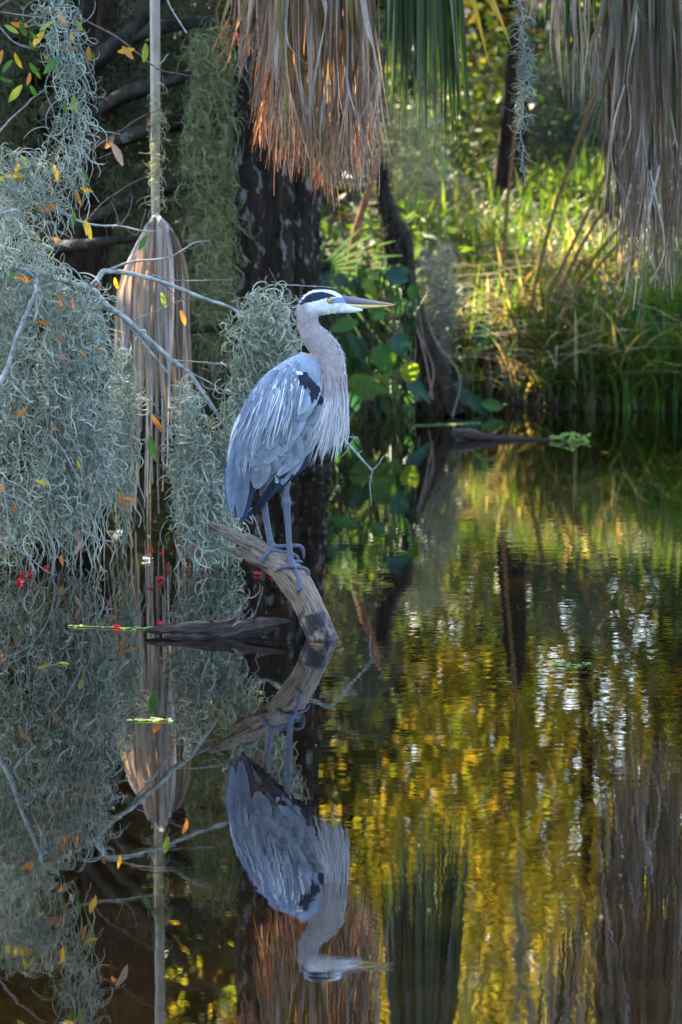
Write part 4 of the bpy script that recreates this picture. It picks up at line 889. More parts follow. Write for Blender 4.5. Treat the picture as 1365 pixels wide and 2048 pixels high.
# dry fan frond hanging head down into the water, on its long stalk
FD = 15.1
hub5 = P(318, 452, FD); ft_ = thing('palm_frond', P(318, 1040, FD), 'dry tan fan palm frond hanging head down into the water on a straight stalk', 'palm frond')
stalk = [Q(306, -700, FD + .1, 10), Q(309, -200, FD, 10), Q(311, 100, FD, 9.5), Q(311, 300, FD, 8.5), Q(312, 440, FD, 7.5), Q(318, 470, FD - .01, 4)]
obj('petiole', *limb(stalk, 12, 60, .05, 77), plain_mat('dry_stalk', base=(.36, .30, .24), rough=.6, noise=(30, .7, 1.2), stretch=(3, 3, .5)), ft_)
for i in range(66):
    k = (i + random.random()) / 66; xs = 236 + 142 * k; xe = xs + (xs - 305) * .16 + random.gauss(0, 10)
    ya = 452 - 18 * math.sin(math.pi * k) + 42 * abs(k - .5) * 2 * (1.4 if k < .5 else .8)
    y1 = random.uniform(900, 1065) if random.random() < .75 else random.uniform(640, 900); dj = random.uniform(-.16, .14) * (1 - abs(k - .5)) * 1.3
    s = mm(FD); b0 = hub5 + np.array([0, 0, .01]); b1 = P(xs * .6 + 318 * .4, ya - 4, FD + dj); b2 = P(xs, ya + 75, FD + dj * 1.2); b3 = P((xs * 2 + xe) / 3, 760, FD + dj); b4 = P(xe, y1, FD + dj)
    pth = smooth_path([b0, b1, b2, b2 * .45 + b3 * .55, b3, b4] if y1 > 780 else [b0, b1, b2, b4], 16); kk = np.linspace(0, 1, 16)
    pth[:, 0] += s * 4 * np.sin(kk * random.uniform(5, 12) + i) * kk; pth[:, 1] += s * 6 * np.cos(kk * random.uniform(5, 10) + i) * kk
    wd = random.uniform(5, 13); W = wd * .5 * s * np.clip(.3 + kk * 4, 0, 1) * np.clip((1.0 - kk) * 2.6, .25, 1); th = random.uniform(-.6, .6) + random.uniform(-.7, .7) * kk
    v, f = ribbons(pth[None], W[None], np.stack([np.cos(th), np.sin(th), 0 * th], -1)[None], .9)
    c = (TAN if random.random() < .35 else GREY)[random.choice((0, 0, 1, 2, 2, 3))] * random.uniform(.7, 1.45)
    obj('leaflet', v, f, M['frond_fan'], ft_, np.tile(c, (len(v), 1)))

# ------------------------------------------------------------------ twiggy shrubs on the left
LEAFC = {'y': (.55, .38, .03), 'o': (.50, .20, .05), 'b': (.36, .17, .10), 'g': (.06, .16, .03), 'l': (.25, .32, .05), 'p': (.42, .26, .20)}
def leaf_shape(K=7):
    t = np.linspace(0, 1, K); w_ = np.sin(np.pi * np.clip(t * .94 + .03, 0, 1)) ** .8 * .17
    ctr = np.stack([t, 0 * t, -.12 * t ** 2], -1); L_ = ctr + np.stack([0 * t, w_, w_ * .35], -1); R_ = ctr - np.stack([0 * t, w_, -w_ * .35], -1)
    v = np.stack([L_, ctr, R_], 1).reshape(-1, 3); k = np.arange(K - 1)[:, None] * 3; s = np.arange(2)[None]
    return v, np.stack([k + s, k + s + 1, k + 4 + s, k + 3 + s], -1).reshape(-1, 4)
LV, LF = leaf_shape(); LM = {k: make_mesh('leaf', LV, LF, np.tile(c, (len(LV), 1)), True, M['leaf']) for k, c in LEAFC.items()}
def put_leaf(parent, p, ang, size, kind, name='leaf'):
    o = link(name, LM[kind], parent, Vector(np.asarray(p) - wloc(parent))); o.scale = (size,) * 3
    d = Vector((math.cos(ang), random.uniform(-.35, .35), -math.sin(ang))); up = Vector((random.gauss(0, .4), -1, random.gauss(0, .5)))
    xv = d.normalized(); yv = up.cross(xv).normalized(); zv = xv.cross(yv)
    o.rotation_euler = Matrix((xv, yv, zv)).transposed().to_euler(); return o
LICH = np.array([.27, .285, .26]); BRN = np.array([.13, .085, .07]); GRYB = np.array([.26, .23, .22])
def twig(parent, pts, r0, r1, c, d=BD, name='branch', seed=0, buds=True, mat='twig'):
    """pts in photo pixels (optional third value: depth offset in metres)"""
    p = np.array([(a[0], a[1], a[2] if len(a) > 2 else 0) for a in pts], float); n = max(10, len(p) * 8)
    q = smooth_path(p, n); L_ = np.abs(np.diff(q[:, :2], axis=0)).sum(); w_ = rnoise(np.linspace(0, L_ / 25, n), seed) * min(1.5, r0)
    cen = P(q[:, 0] + w_, q[:, 1] + w_ * .7, d + q[:, 2]); rr = np.linspace(r0, r1, n) * mm(d) * (1 + .12 * rnoise(np.linspace(0, L_ / 6, n), seed + 1))
    bag = Bag(); bag.add(*threads(cen[None], rr[None], 7, np.asarray(c)[None]))
    if buds:
        for j in range(int(L_ / 22)):
            i = random.randrange(2, n - 1); d3 = unit(np.array([random.gauss(0, 1), random.gauss(0, .5), random.gauss(.3, 1)])) * mm(d) * random.uniform(3, 8)
            bag.add(*threads(np.stack([cen[i], cen[i] + d3])[None], np.array([[rr[i] * .6 + .0004, .0006]]), 4, np.asarray(c)[None] * .9))
    return bag.build(name, M[mat], parent)
base = np.array([-1.75, BD + .1, -.15])
def stem_to(parent, px, py, r, c, seed=0):
    e = P(px, py, BD); b = np.asarray(wloc(parent))
    obj('stem', *limb([np.r_[b, r * 2.2], np.r_[(b + e) / 2 + [-.1, .05, .1], r * 1.5], np.r_[e, r]], 8, 26, .1, seed), M['limb'], parent)
shrub = thing('twiggy_shrub', base, 'lichen covered forked branches reaching across behind the heron from the moss', 'shrub')
stem_to(shrub, -30, 520, .012, None, 1)
T_ = lambda pts, r0, r1, c=LICH, **k: twig(shrub, pts, r0, r1, c, mat='lichen_twig' if c is LICH else 'twig', seed=random.randrange(999), **k)
T_([(-30, 520), (50, 540, -.1), (110, 556, -.1), (185, 578)], 6, 5.5)
T_([(185, 578), (215, 612), (250, 636), (300, 682), (345, 722), (380, 748), (440, 835), (465, 868), (530, 900), (600, 870), (660, 852), (690, 880), (745, 942)], 6.5, 2.2)
T_([(185, 575), (200, 552), (212, 543), (260, 547), (330, 566), (400, 594), (470, 620), (520, 665), (575, 697), (600, 715)], 6, 2.0)
T_([(205, 548), (235, 533), (270, 523), (330, 517), (385, 488), (422, 482)], 3.2, 1.0, GRYB)
T_([(-20, 800, -.25), (15, 740, -.25), (40, 660, -.25), (68, 590, -.24), (78, 540, -.1), (90, 548, 0)], 5.5, 3.5)
T_([(75, 590, -.25), (70, 640, -.26), (55, 670, -.26)], 3, 1.2); T_([(20, 762, -.25), (45, 790, -.26), (65, 806, -.26)], 3, 1.5)
T_([(345, 722), (400, 724), (465, 730)], 1.8, .8, GRYB); T_([(350, 730), (420, 765), (490, 808)], 2.4, 1, GRYB)
T_([(245, 632), (290, 690), (335, 745)], 3, 2)
T_([(480, 625), (500, 598), (530, 576), (556, 569), (610, 572), (672, 576)], 2.4, .9, GRYB); T_([(556, 569), (545, 550), (537, 535)], 1.3, .7, BRN)
T_([(500, 600), (510, 585), (518, 573)], 1.0, .6, BRN); T_([(490, 612), (480, 600), (475, 592)], 1.0, .6, BRN); T_([(535, 576), (530, 564), (527, 560)], 1, .6, BRN)
T_([(640, 871), (680, 873), (718, 876)], 1.6, 1.1, GRYB); T_([(700, 892), (690, 908), (668, 922)], 1.5, .7, GRYB); T_([(700, 888), (712, 875)], 1.2, .7, GRYB)
T_([(745, 942), (758, 928), (768, 912)], 1.8, 1.0, GRYB); T_([(745, 942), (740, 970), (743, 1012)], 1.8, .7, GRYB); T_([(715, 908), (725, 902)], 1.4, 1, GRYB)
T_([(420, 785), (440, 740), (450, 715), (440, 700)], 1.2, .6, BRN); T_([(400, 735), (440, 745), (465, 725)], 1.2, .6, BRN); T_([(300, 545), (370, 600), (420, 588), (415, 590)], 1.2, .6, BRN)
T_([(290, 545), (350, 560), (465, 560)], 1.3, .7, GRYB); T_([(270, 640), (340, 610), (412, 588)], 1.2, .6, GRYB)
T_([(485, 1000), (510, 1040), (526, 1090)], 2, 1.4, GRYB); T_([(548, 1148), (535, 1195), (520, 1240)], 1.4, 1, GRYB)
T_([(440, 835), (430, 870), (428, 940)], 1.2, .6, BRN)
leafs = [(35, 553, 20, 28, 'o'), (28, 560, 250, 24, 'g'), (230, 555, 80, 22, 'y'), (105, 595, 0, 24, 'o'), (122, 595, 80, 22, 'b'), (145, 597, 80, 20, 'b'), (75, 640, 20, 22, 'o'), (333, 615, 250, 28, 'l'), (361, 620, 70, 28, 'o'), (305, 830, 60, 34, 'o'), (300, 870, 80, 44, 'g'), (70, 960, 20, 26, 'y'), (155, 920, 70, 18, 'y'), (110, 712, 10, 26, 'b'), (55, 815, 140, 28, 'o'), (115, 665, 70, 20, 'b'), (195, 580, 300, 16, 'b'), (240, 985, 80, 24, 'o'), (245, 995, 10, 24, 'o'), (243, 1005, 60, 22, 'b'), (295, 470, 120, 30, 'g'), (10, 995, 250, 26, 'o'), (30, 1005, 90, 20, 'b'), (100, 850, 30, 20, 'b'), (190, 690, 60, 16, 'b'), (160, 700, 50, 14, 'o')]
for (a, b, an, L_, k) in leafs: put_leaf(shrub, P(a, b, BD - .24), math.radians(an), L_ * mm(BD) * 1.15, k)
# upper twigs with coloured leaves
sp = thing('leafy_twigs', base + [-.25, .35, 0], 'slender twigs with yellow, orange and green leaves above the moss mass', 'shrub')
stem_to(sp, -30, 300, .011, None, 4)
U_ = lambda pts, r0, r1, c=GRYB, **k: twig(sp, pts, r0, r1, c, seed=random.randrange(999), **k)
U_([(-30, 300), (-25, 380), (0, 380), (75, 393), (120, 420), (170, 446), (240, 453), (290, 462), (325, 462)], 4, 1.1, LICH)
U_([(-30, 300), (40, 220), (95, 175)], 2.5, .8); U_([(-30, 300), (20, 420), (100, 365), (180, 305), (260, 248), (325, 215)], 2.4, .8, BRN); U_([(100, 360), (160, 330), (225, 305)], 1.3, .7, BRN)
U_([(-30, 300), (-40, 40), (30, 85), (70, 95), (125, 75)], 2.2, .8); U_([(-40, 40), (70, -20), (160, 35), (230, 72), (280, 110), (320, 140), (360, 148), (398, 155)], 2.6, .8, BRN)
U_([(110, -30), (128, 18), (133, 70), (145, 110), (170, 150), (188, 202)], 3.2, 1, LICH); U_([(150, 60), (170, 110), (185, 155)], 1.4, .7)
U_([(310, 134), (325, 125), (338, 107)], 1.2, .8, LICH); U_([(325, 152), (330, 170), (335, 190)], 1, .6, BRN); U_([(332, -10), (345, 20), (373, 66)], 1.8, 1.5, LICH)
U_([(170, 446), (225, 390), (300, 350), (325, 330)], 1.2, .6, BRN); U_([(110, 40), (-20, 20)], 1.5, 1.2)
U_([(240, 455), (232, 425), (222, 400)], 1.4, .8, BRN); U_([(240, 453), (255, 430), (265, 400), (264, 388)], 1.2, .7, BRN); U_([(245, 450), (275, 470), (292, 416)], 1.2, .7, BRN); U_([(150, 430), (140, 455), (130, 470)], 1, .6, BRN)
up = [(22, 45, 15, 26, 'o'), (10, 50, 30, 22, 'l'), (40, 40, 70, 24, 'g'), (60, 62, 45, 18, 'g'), (90, 62, 130, 28, 'y'), (108, 42, 150, 26, 'l'), (115, 22, 60, 26, 'o'), (143, 62, 80, 18, 'y'), (152, 38, 60, 20, 'l'), (60, 80, 70, 16, 'g'), (6, 100, 110, 26, 'o'), (30, 105, 70, 24, 'y'), (25, 120, 130, 22, 'g'), (60, 125, 60, 20, 'g'), (60, 145, 100, 20, 'b'), (68, 140, 50, 16, 'g'), (118, 112, 130, 32, 'g'), (120, 95, 10, 18, 'b'), (87, 105, 60, 14, 'l'), (178, 92, 90, 22, 'o'), (182, 100, 70, 16, 'g'), (45, 170, 130, 30, 'l'), (60, 170, 60, 20, 'g'), (147, 190, 80, 28, 'l'), (160, 212, 170, 18, 'l'), (0, 155, 20, 18, 'g'), (245, 92, 50, 24, 'o'), (270, 98, 170, 24, 'y'), (292, 86, 95, 28, 'l'), (222, 285, 60, 36, 'p'), (228, 272, 120, 22, 'b'), (108, 330, 75, 24, 'y'), (50, 350, 175, 26, 'y'), (40, 325, 110, 18, 'y'), (100, 355, 80, 34, 'p'), (155, 380, 80, 24, 'o'), (160, 375, 20, 20, 'y'), (118, 410, 165, 30, 'o'), (150, 425, 100, 22, 'g'), (170, 440, 70, 28, 'y'), (100, 475, 20, 20, 'b'), (15, 350, 150, 18, 'l'), (0, 390, 30, 22, 'o'), (42, 310, 60, 20, 'l'), (165, 340, 60, 18, 'g'), (130, 205, 90, 16, 'g')]
for (a, b, an, L_, k) in up: put_leaf(sp, P(a, b, BD - random.uniform(.0, .12)), math.radians(an), L_ * mm(BD) * 1.45, k)
# lower twigs trailing to the water
lt = thing('trailing_twigs', base + [-.1, -.35, .0], 'bare thin twigs trailing down to the water below the moss mass', 'shrub')
stem_to(lt, -30, 980, .010, None, 6)
W_ = lambda pts, r0, r1, c=GRYB, **k: twig(lt, pts, r0, r1, c, d=BD - .25, seed=random.randrange(999), **k)
W_([(100, 870), (130, 905), (145, 935), (160, 970), (165, 1040), (163, 1100), (163, 1165)], 1.8, 1.0); W_([(130, 862), (160, 905), (166, 960)], 1.8, 1); W_([(-30, 980), (0, 984), (60, 1012), (95, 1060), (108, 1110), (105, 1170)], 2.4, .9)
W_([(163, 1060), (205, 1080), (252, 1080)], 1.8, .8); W_([(205, 1080), (218, 1092), (230, 1108)], 1.2, .7); W_([(-30, 980), (-20, 1070), (40, 1100), (90, 1140), (128, 1155)], 1.6, .8); W_([(5, 955), (12, 1010), (20, 1065)], 1.4, .9, LICH)
W_([(160, 970), (200, 940), (240, 958)], 1.2, .7); W_([(60, 1012), (90, 985), (120, 1000)], 1.0, .6); W_([(108, 1110), (140, 1128), (148, 1150)], 1.2, .7); W_([(200, 1105), (200, 1160), (204, 1170)], 1.6, 1.2, BRN)
for (a, b, an, L_, k) in [(122, 1110, 80, 22, 'o'), (120, 1160, 90, 18, 'b'), (150, 1065, 60, 30, 'p'), (163, 1085, 120, 28, 'p'), (215, 1062, 10, 16, 'o'), (0, 1150, 60, 18, 'g'), (200, 1140, 10, 16, 'b')]: put_leaf(lt, P(a, b, BD - .25), math.radians(an), L_ * mm(BD), k)

# ------------------------------------------------------------------ far bank: grass, canes, plants
def bank(px, py):
    """where the line of sight meets the bank"""
    d = np.linspace(17.5, 34, 700); p = P(px, py, d); k = np.argmax(p[:, 2] <= gz(p[:, 0], p[:, 1])); return p[k if k else -1]
def blades(n, xr, yr, hr, pal, name, label, cond=None, lean=.35, wdt=.006, K=6):
    xx = rng.uniform(*xr, n); yy = rng.uniform(*yr, n); s = yy - shore(xx); m = (s > -.05)
    if cond is not None: m &= cond(xx, yy)
    xx, yy = xx[m], yy[m]; n = len(xx); zz = gz(xx, yy) - .02; h = rng.uniform(*hr, n)
    an = rng.uniform(0, 6.28, n); le = rng.uniform(.1, 1, n) * lean * 2; t = np.linspace(0, 1, K)
    out = h[:, None] * (le[:, None] * t ** 2 * .9); up_ = h[:, None] * (t - .42 * le[:, None] * t ** 2.2)
    Pt = np.stack([xx[:, None] + np.cos(an)[:, None] * out, yy[:, None] + np.sin(an)[:, None] * out - .25 * out, zz[:, None] + up_], -1)
    W = wdt * rng.uniform(.6, 1.4, (n, 1)) * np.clip((1 - t) * 2.2, .06, 1)[None]
    S = np.broadcast_to(np.stack([-np.sin(an), np.cos(an), 0 * an], -1)[:, None], Pt.shape)
    v, f = ribbons(Pt, W, S, .3); pal = np.asarray(pal); c = pal[rng.integers(0, len(pal), n)] * rng.uniform(.75, 1.25, (n, 1))
    o = obj(name, v, f, M['grass'], None, np.repeat(c, K * 3, 0)); return tag(o, label, 'grass', kind='stuff')
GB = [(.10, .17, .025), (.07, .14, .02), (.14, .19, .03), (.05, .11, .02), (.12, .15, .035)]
pat = lambda a, b: rnoise(a * 2.3 + b * 1.1, 8) + rnoise(b * 2.9 - a, 9) > -.35
blades(12500, (.25, 3.2), (19.3, 24.5), (.2, .52), GB, 'bank_grass', 'bright green grass covering the sunlit far bank', cond=pat, lean=.6, wdt=.009)
blades(5800, (.25, 3.2), (19.2, 24.5), (.18, .45), [(.30, .23, .12), (.24, .17, .09), (.36, .30, .18), (.16, .11, .06)], 'dry_grass', 'straw coloured dry grass mixed through the green bank', lean=.75, wdt=.007, cond=lambda a, b: rnoise(a * 1.9 + b, 12) > -.2)
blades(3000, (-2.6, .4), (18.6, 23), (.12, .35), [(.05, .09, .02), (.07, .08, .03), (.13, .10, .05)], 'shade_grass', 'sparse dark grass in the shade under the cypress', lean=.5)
blades(1600, (1.0, 2.3), (19.0, 20.6), (.3, .6), [(.09, .18, .02), (.06, .15, .02)], 'water_edge_grass', 'long fresh grass leaning over the right water edge', lean=.5, wdt=.008)
blades(520, (.85, 1.5), (20.0, 21.6), (.35, .65), [(.36, .29, .17), (.28, .20, .11), (.42, .36, .24)], 'dry_grass', 'drooping clump of dead straw at the foot of the canes', lean=1.0, wdt=.007)
# ground litter twigs: fallen branches one can see
def fallen(label, pts, r0, r1, c, d=None, cat='branch', name='fallen_branch', mat='twig', group=None):
    q = np.array(pts, float); n = 30
    pp = np.array([P(a, b, dd) for (a, b, dd) in q]); sm = smooth_path(np.hstack([pp, np.linspace(r0, r1, len(pp))[:, None]]), n)
    rr = sm[:, 3] * mm(q[:, 2].mean()) * (1 + .15 * rnoise(np.arange(n) * .9, int(q[0, 0])))
    v, f, cc = threads(sm[None, :, :3] + .004 * rnoise(np.arange(n) * .7, int(q[0, 1]))[None, :, None], rr[None], 8, np.asarray(c)[None])
    return tag(obj(name, v, f, M[mat], None, cc), label, cat, group)
def onb(px, py): return float(bank(px, py)[1])
TB = np.array([.27, .21, .15])
fallen('pale bent branch arching over the grass top', [(930, 460, 23.6), (985, 425, 23.4), (1050, 422, 23.3), (1075, 445, 23.2), (1080, 490, 23.0)], 5, 3, TB)
fallen('long grey fallen bough slanting behind the grass', [(1020, 410, 25), (1070, 355, 25), (1130, 300, 25.2), (1200, 250, 25.4)], 8, 5, TB * .9)
fallen('thin pale stick lying across the bank behind the canes', [(960, 445, 23.4), (1030, 430, 23.6), (1120, 410, 23.8), (1210, 405, 24)], 3, 2, TB)
fallen('slanting pale branch above the dark hollow', [(900, 340, 24.5), (950, 330, 24.4), (1010, 300, 24.3), (1060, 255, 24.2)], 4, 2, TB)
fallen('short bright stick beside the green palm blades', [(890, 205, 24), (915, 192, 24), (945, 190, 24)], 5, 4, TB * 1.5)
fallen('dead stick standing by the shaded bank with an orange tint', [(690, 565, 19.9), (705, 500, 19.9), (722, 430, 19.9), (742, 370, 19.9), (760, 300, 20)], 9, 6, (.24, .095, .04))
fallen('greyish stick lying at the bank foot', [(1060, 792, 20.3), (1130, 787, 20.4), (1230, 780, 20.5)], 4, 3, (.10, .10, .11))
# brown canes
CG = 'brown cane stems on the bank'; CB = np.array([.20, .10, .04])
for i, (lab, pts) in enumerate([
    ('upright brown cane stem, most vertical of the cane clump', [(993, 680), (1004, 560), (1018, 380), (1033, 240), (1045, 60), (1052, -60)]),
    ('brown cane stem rising to the sparse grey frond', [(1044, 725), (1072, 570), (1108, 425), (1150, 300), (1185, 190), (1215, 60)]),
    ('slanting brown cane stem in the middle of the clump', [(1060, 715), (1095, 600), (1150, 480), (1205, 365), (1240, 280)]),
    ('bright tan cane stem leaning towards the large right frond', [(1085, 700), (1120, 590), (1170, 480), (1230, 390), (1280, 310)]),
    ('pale cane stem leaning low under the large right frond', [(1110, 680), (1150, 580), (1190, 515), (1240, 455), (1300, 380)]),
    ('lowest leaning cane stem of the clump', [(1100, 715), (1135, 610), (1190, 540), (1245, 480), (1310, 420)])]):
    b = bank(pts[0][0], pts[0][1]); d0 = b[1]; n = 40
    q = smooth_path(np.array([(a, c_, d0 - .1 * j - (.06 * i)) for j, (a, c_) in enumerate(pts)]), n); p = P(q[:, 0], q[:, 1], q[:, 2])
    p = np.vstack([p[0] - [0, 0, .12], p]); n += 1
    v, f, cc = threads(p[None], (np.linspace(4.2, 2.6, n) * mm(d0) * (1 + .1 * (np.arange(n) % 6 == 0)))[None], 8, (CB * [1, 1.0 + .1 * (i % 3), 1])[None])
    tag(obj('cane_stem', v, f, M['twig'], None, cc), lab, 'plant stem', CG)
# hairy dark root mass with dangling aerial roots
rt = thing('root_mass', P(815, 840, 19.6) * [1, 1, 0], 'dark shaggy root mass with thin roots dangling to the water', 'roots')
bag = Bag(); core = smooth_path([np.r_[P(762, 330, 20.2), .02], np.r_[P(775, 420, 20.1), .03], np.r_[P(795, 480, 20), .06], np.r_[P(805, 560, 20), .055], np.r_[P(820, 640, 19.9), .07], np.r_[P(850, 740, 19.8), .09], np.r_[P(880, 845, 19.7), .11]], 40)
obj('core', *lathe_trunk(core, 16, 60, .25, 6, .1, 5), M['redbark'], rt)
i = rng.integers(0, 40, 1500); p0 = core[i, :3] + rng.normal(0, 1, (1500, 3)) * core[i, 3:4] * .6
pth = np.stack([p0, p0 + rng.normal(0, .02, (1500, 3)) + [0, -.02, -.02], p0 + rng.normal(0, .035, (1500, 3)) + [0, -.03, -.06]], 1)
bag.add(*threads(pth, np.array([[.0025, .002, .001]]) * np.ones((1500, 1)), 3, np.array([.05, .035, .025]) * rng.uniform(.6, 1.5, (1500, 1))))
o = bag.build('root_hair', M['twig'], rt); o['kind'] = 'stuff'
for k in range(11):
    x0 = random.uniform(770, 850); y0 = random.uniform(560, 680); y1 = random.uniform(760, 850); x1 = x0 + random.uniform(0, 60)
    q = smooth_path([(x0, y0), (x0 + random.uniform(-8, 25), (y0 * 2 + y1) / 3), (x1 + random.uniform(-15, 15), (y0 + 2 * y1) / 3), (x1, y1 + 4)], 24); p = P(q[:, 0], q[:, 1], 19.6 - .02 * k)
    v, f, cc = threads(p[None], np.full((1, 24), 2.0 * mm(20)), 5, np.array([[.20, .15, .11]]) * random.uniform(.6, 1.3)); obj('aerial_root', v, f, M['twig'], rt, cc)
# broad leaved plants
def broad(shape):
    t = np.linspace(0, 1, 9)
    if shape == 'arrow': w_ = .30 * np.clip(t * 6, 0, 1) ** .5 * (1 - t) ** .75 + .0
    elif shape == 'round': w_ = .5 * np.sqrt(np.clip(1 - (2 * t - 1) ** 2, 0, 1)) * (1.1 - .45 * t)
    else: w_ = .26 * np.sin(np.pi * t) ** .8
    ctr = np.stack([t, 0 * t, -.22 * t ** 2], -1); e = np.stack([0 * t, w_, w_ * .3], -1); e2 = np.stack([0 * t, -w_, w_ * .3], -1)
    v = np.stack([ctr + e, ctr + e * .5, ctr, ctr + e2 * .5, ctr + e2], 1).reshape(-1, 3); k = np.arange(8)[:, None] * 5; s = np.arange(4)[None]
    return v, np.stack([k + s, k + s + 1, k + 6 + s, k + 5 + s], -1).reshape(-1, 4)
BM = {}
for sh in ('arrow', 'round', 'oval'):
    for cn, c in (('blue', (.025, .085, .06)), ('green', (.05, .14, .025)), ('lime', (.16, .24, .03)), ('dark', (.02, .05, .02))):
        v, f = broad(sh); BM[sh, cn] = make_mesh('leaf', v, f, np.tile(c, (len(v), 1)), True, M['leaf'])
def big_leaf(parent, px, py, d, an, size, sh, cn, facing=1.0, foot=None):
    p = P(px, py, d); an = math.radians(an); dv = Vector((math.cos(an), random.uniform(-.4, .2), -math.sin(an))).normalized()
    p = p - np.array(dv) * size * mm(d) * .5
    o = link('leaf', BM[sh, cn], parent, Vector(p - wloc(parent))); o.scale = (size * mm(d),) * 3
    upv = Vector((random.gauss(0, .25), -facing, .55 + random.gauss(0, .2))); yv = upv.cross(dv).normalized(); zv = dv.cross(yv)
    o.rotation_euler = Matrix((dv, yv, zv)).transposed().to_euler()
    b = wloc(parent) if foot is None else np.asarray(foot)
    q = smooth_path([b, (b + p) / 2 + [random.gauss(0, .03), 0, .06], p], 10)
    v, f, c = threads(q[None], np.linspace(.006, .003, 10)[None], 5, np.array([[.06, .12, .03]])); obj('stalk', v, f, M['leaf'], parent, c)
def plant(name, label, cat, foot, leaves, group=None):
    t = thing(name, foot, label, cat, group)
    for L_ in leaves: big_leaf(t, *L_)
    return t
plant('elephant_ear', 'blue green arrow leaved plant in the bank grass below the canes', 'plant', bank(1010, 745), [(985, 690, 20.6, 40, 105, 'arrow', 'blue'), (955, 700, 20.5, 160, 50, 'arrow', 'green'), (1035, 735, 20.5, 20, 55, 'oval', 'green'), (1000, 665, 20.8, 300, 45, 'oval', 'green')])
plant('elephant_ear', 'arrow leaved plant at the waterline beside the root mass', 'plant', bank(940, 815), [(930, 795, 19.8, 20, 90, 'arrow', 'blue'), (900, 775, 19.9, 170, 60, 'arrow', 'blue'), (960, 815, 19.7, 50, 60, 'arrow', 'blue'), (985, 810, 19.7, 10, 50, 'oval', 'green')])
plant('elephant_ear', 'arrow leaved plant in the long grass on the right bank', 'plant', bank(1270, 740), [(1265, 610, 20.6, 200, 70, 'arrow', 'blue'), (1300, 660, 20.2, 50, 80, 'arrow', 'green'), (1260, 640, 20.3, 150, 60, 'arrow', 'blue'), (1330, 700, 20.1, 80, 80, 'arrow', 'green'), (1230, 690, 20.2, 120, 60, 'oval', 'green')])
vl = []
for i in range(80):
    a, b = random.uniform(650, 830), random.uniform(545, 850)
    vl.append((a, b, 19.3 + random.uniform(0, .5), random.uniform(20, 160), random.uniform(16, 46), random.choice(('round', 'oval', 'oval', 'arrow')), random.choice(('green', 'green', 'dark', 'lime', 'blue', 'dark'))))
vl += [(770, 715, 19.2, 80, 60, 'round', 'green'), (800, 690, 19.2, 70, 48, 'round', 'blue'), (795, 552, 19.4, 10, 46, 'round', 'blue'), (735, 568, 19.3, 160, 28, 'oval', 'lime'), (748, 552, 19.3, 20, 28, 'oval', 'lime'), (745, 580, 19.3, 80, 34, 'oval', 'lime'), (690, 650, 19.2, 170, 60, 'oval', 'green'), (820, 745, 19.2, 90, 44, 'round', 'lime'), (720, 700, 19.2, 60, 52, 'oval', 'dark'), (840, 780, 19.3, 40, 70, 'arrow', 'blue'), (710, 800, 19.2, 100, 60, 'oval', 'blue')]
vt = thing('leafy_vine', bank(735, 830), 'leafy green vines with round leaves beside the heron bill and breast', 'plant')
for j in range(7):
    x0 = 660 + j * 24; q = smooth_path([(x0, 850), (x0 + 20 * math.sin(j), 740), (x0 + 25 * math.cos(j * 2), 640), (x0 + 18, 540)], 24); p = P(q[:, 0], q[:, 1], 19.45)
    v, f, c = threads(p[None], np.full((1, 24), .0045), 5, np.array([[.09, .10, .04]])); obj('stem', v, f, M['leaf'], vt, c)
for L_ in vl:
    big_leaf(vt, *L_, foot=P(min(max(L_[0] + random.uniform(-20, 20), 655), 830), min(L_[1] + random.uniform(20, 60), 848), 19.45))
for i in range(16):
    a, b = [(880, 640), (920, 610), (1010, 600), (960, 650), (1060, 660), (1130, 700), (1190, 640), (1240, 730), (1100, 770), (1180, 760), (1320, 770), (1340, 650), (900, 720), (1030, 780), (1210, 560), (870, 560)][i]
    f0 = bank(a, b + 25); where = ('between the root mass and the canes' if a < 980 else 'around the cane feet' if a < 1150 else 'under the large right frond')
    plant('bank_herb', 'small leafy herb growing in the bank grass ' + where, 'plant', f0, [(a + random.uniform(-26, 26), b + random.uniform(-22, 16), f0[1] - .05, random.uniform(-20, 200), random.uniform(22, 40), random.choice(('oval', 'oval', 'arrow')), random.choice(('green', 'lime', 'green', 'blue'))) for _ in range(6)], 'herbs in the bank grass ' + where)
# palmetto blades lower left of the orange stick
pm = thing('palmetto', bank(655, 620), 'small palmetto with stiff blue green blades beside the cypress trunk', 'plant')
fo = P(640, 540, 19.8)
v, f, c = threads(np.stack([wloc(pm), fo])[None], np.array([[.012, .008]]), 6, np.array([[.06, .09, .05]])); obj('stalk', v, f, M['leaf'], pm, c)
for i in range(12):
    an = math.radians(-50 + i * 10.5); e = fo + np.array([math.cos(an) * .42, -.05, -math.sin(an) * .42]); t = np.linspace(0, 1, 8)[:, None]; pth = fo * (1 - t) + e * t; pth[:, 2] -= .06 * t[:, 0] ** 2
    v, f = ribbons(pth[None], (.014 * np.clip(1.02 - t[:, 0], .05, 1) ** .6)[None], np.tile(np.array([-math.sin(an) * .6, .7, -math.cos(an)])[None, None], (1, 8, 1)), .4); obj('blade', v, f, M['leaf'], pm, np.tile((.05, .10, .065), (len(v), 1)))
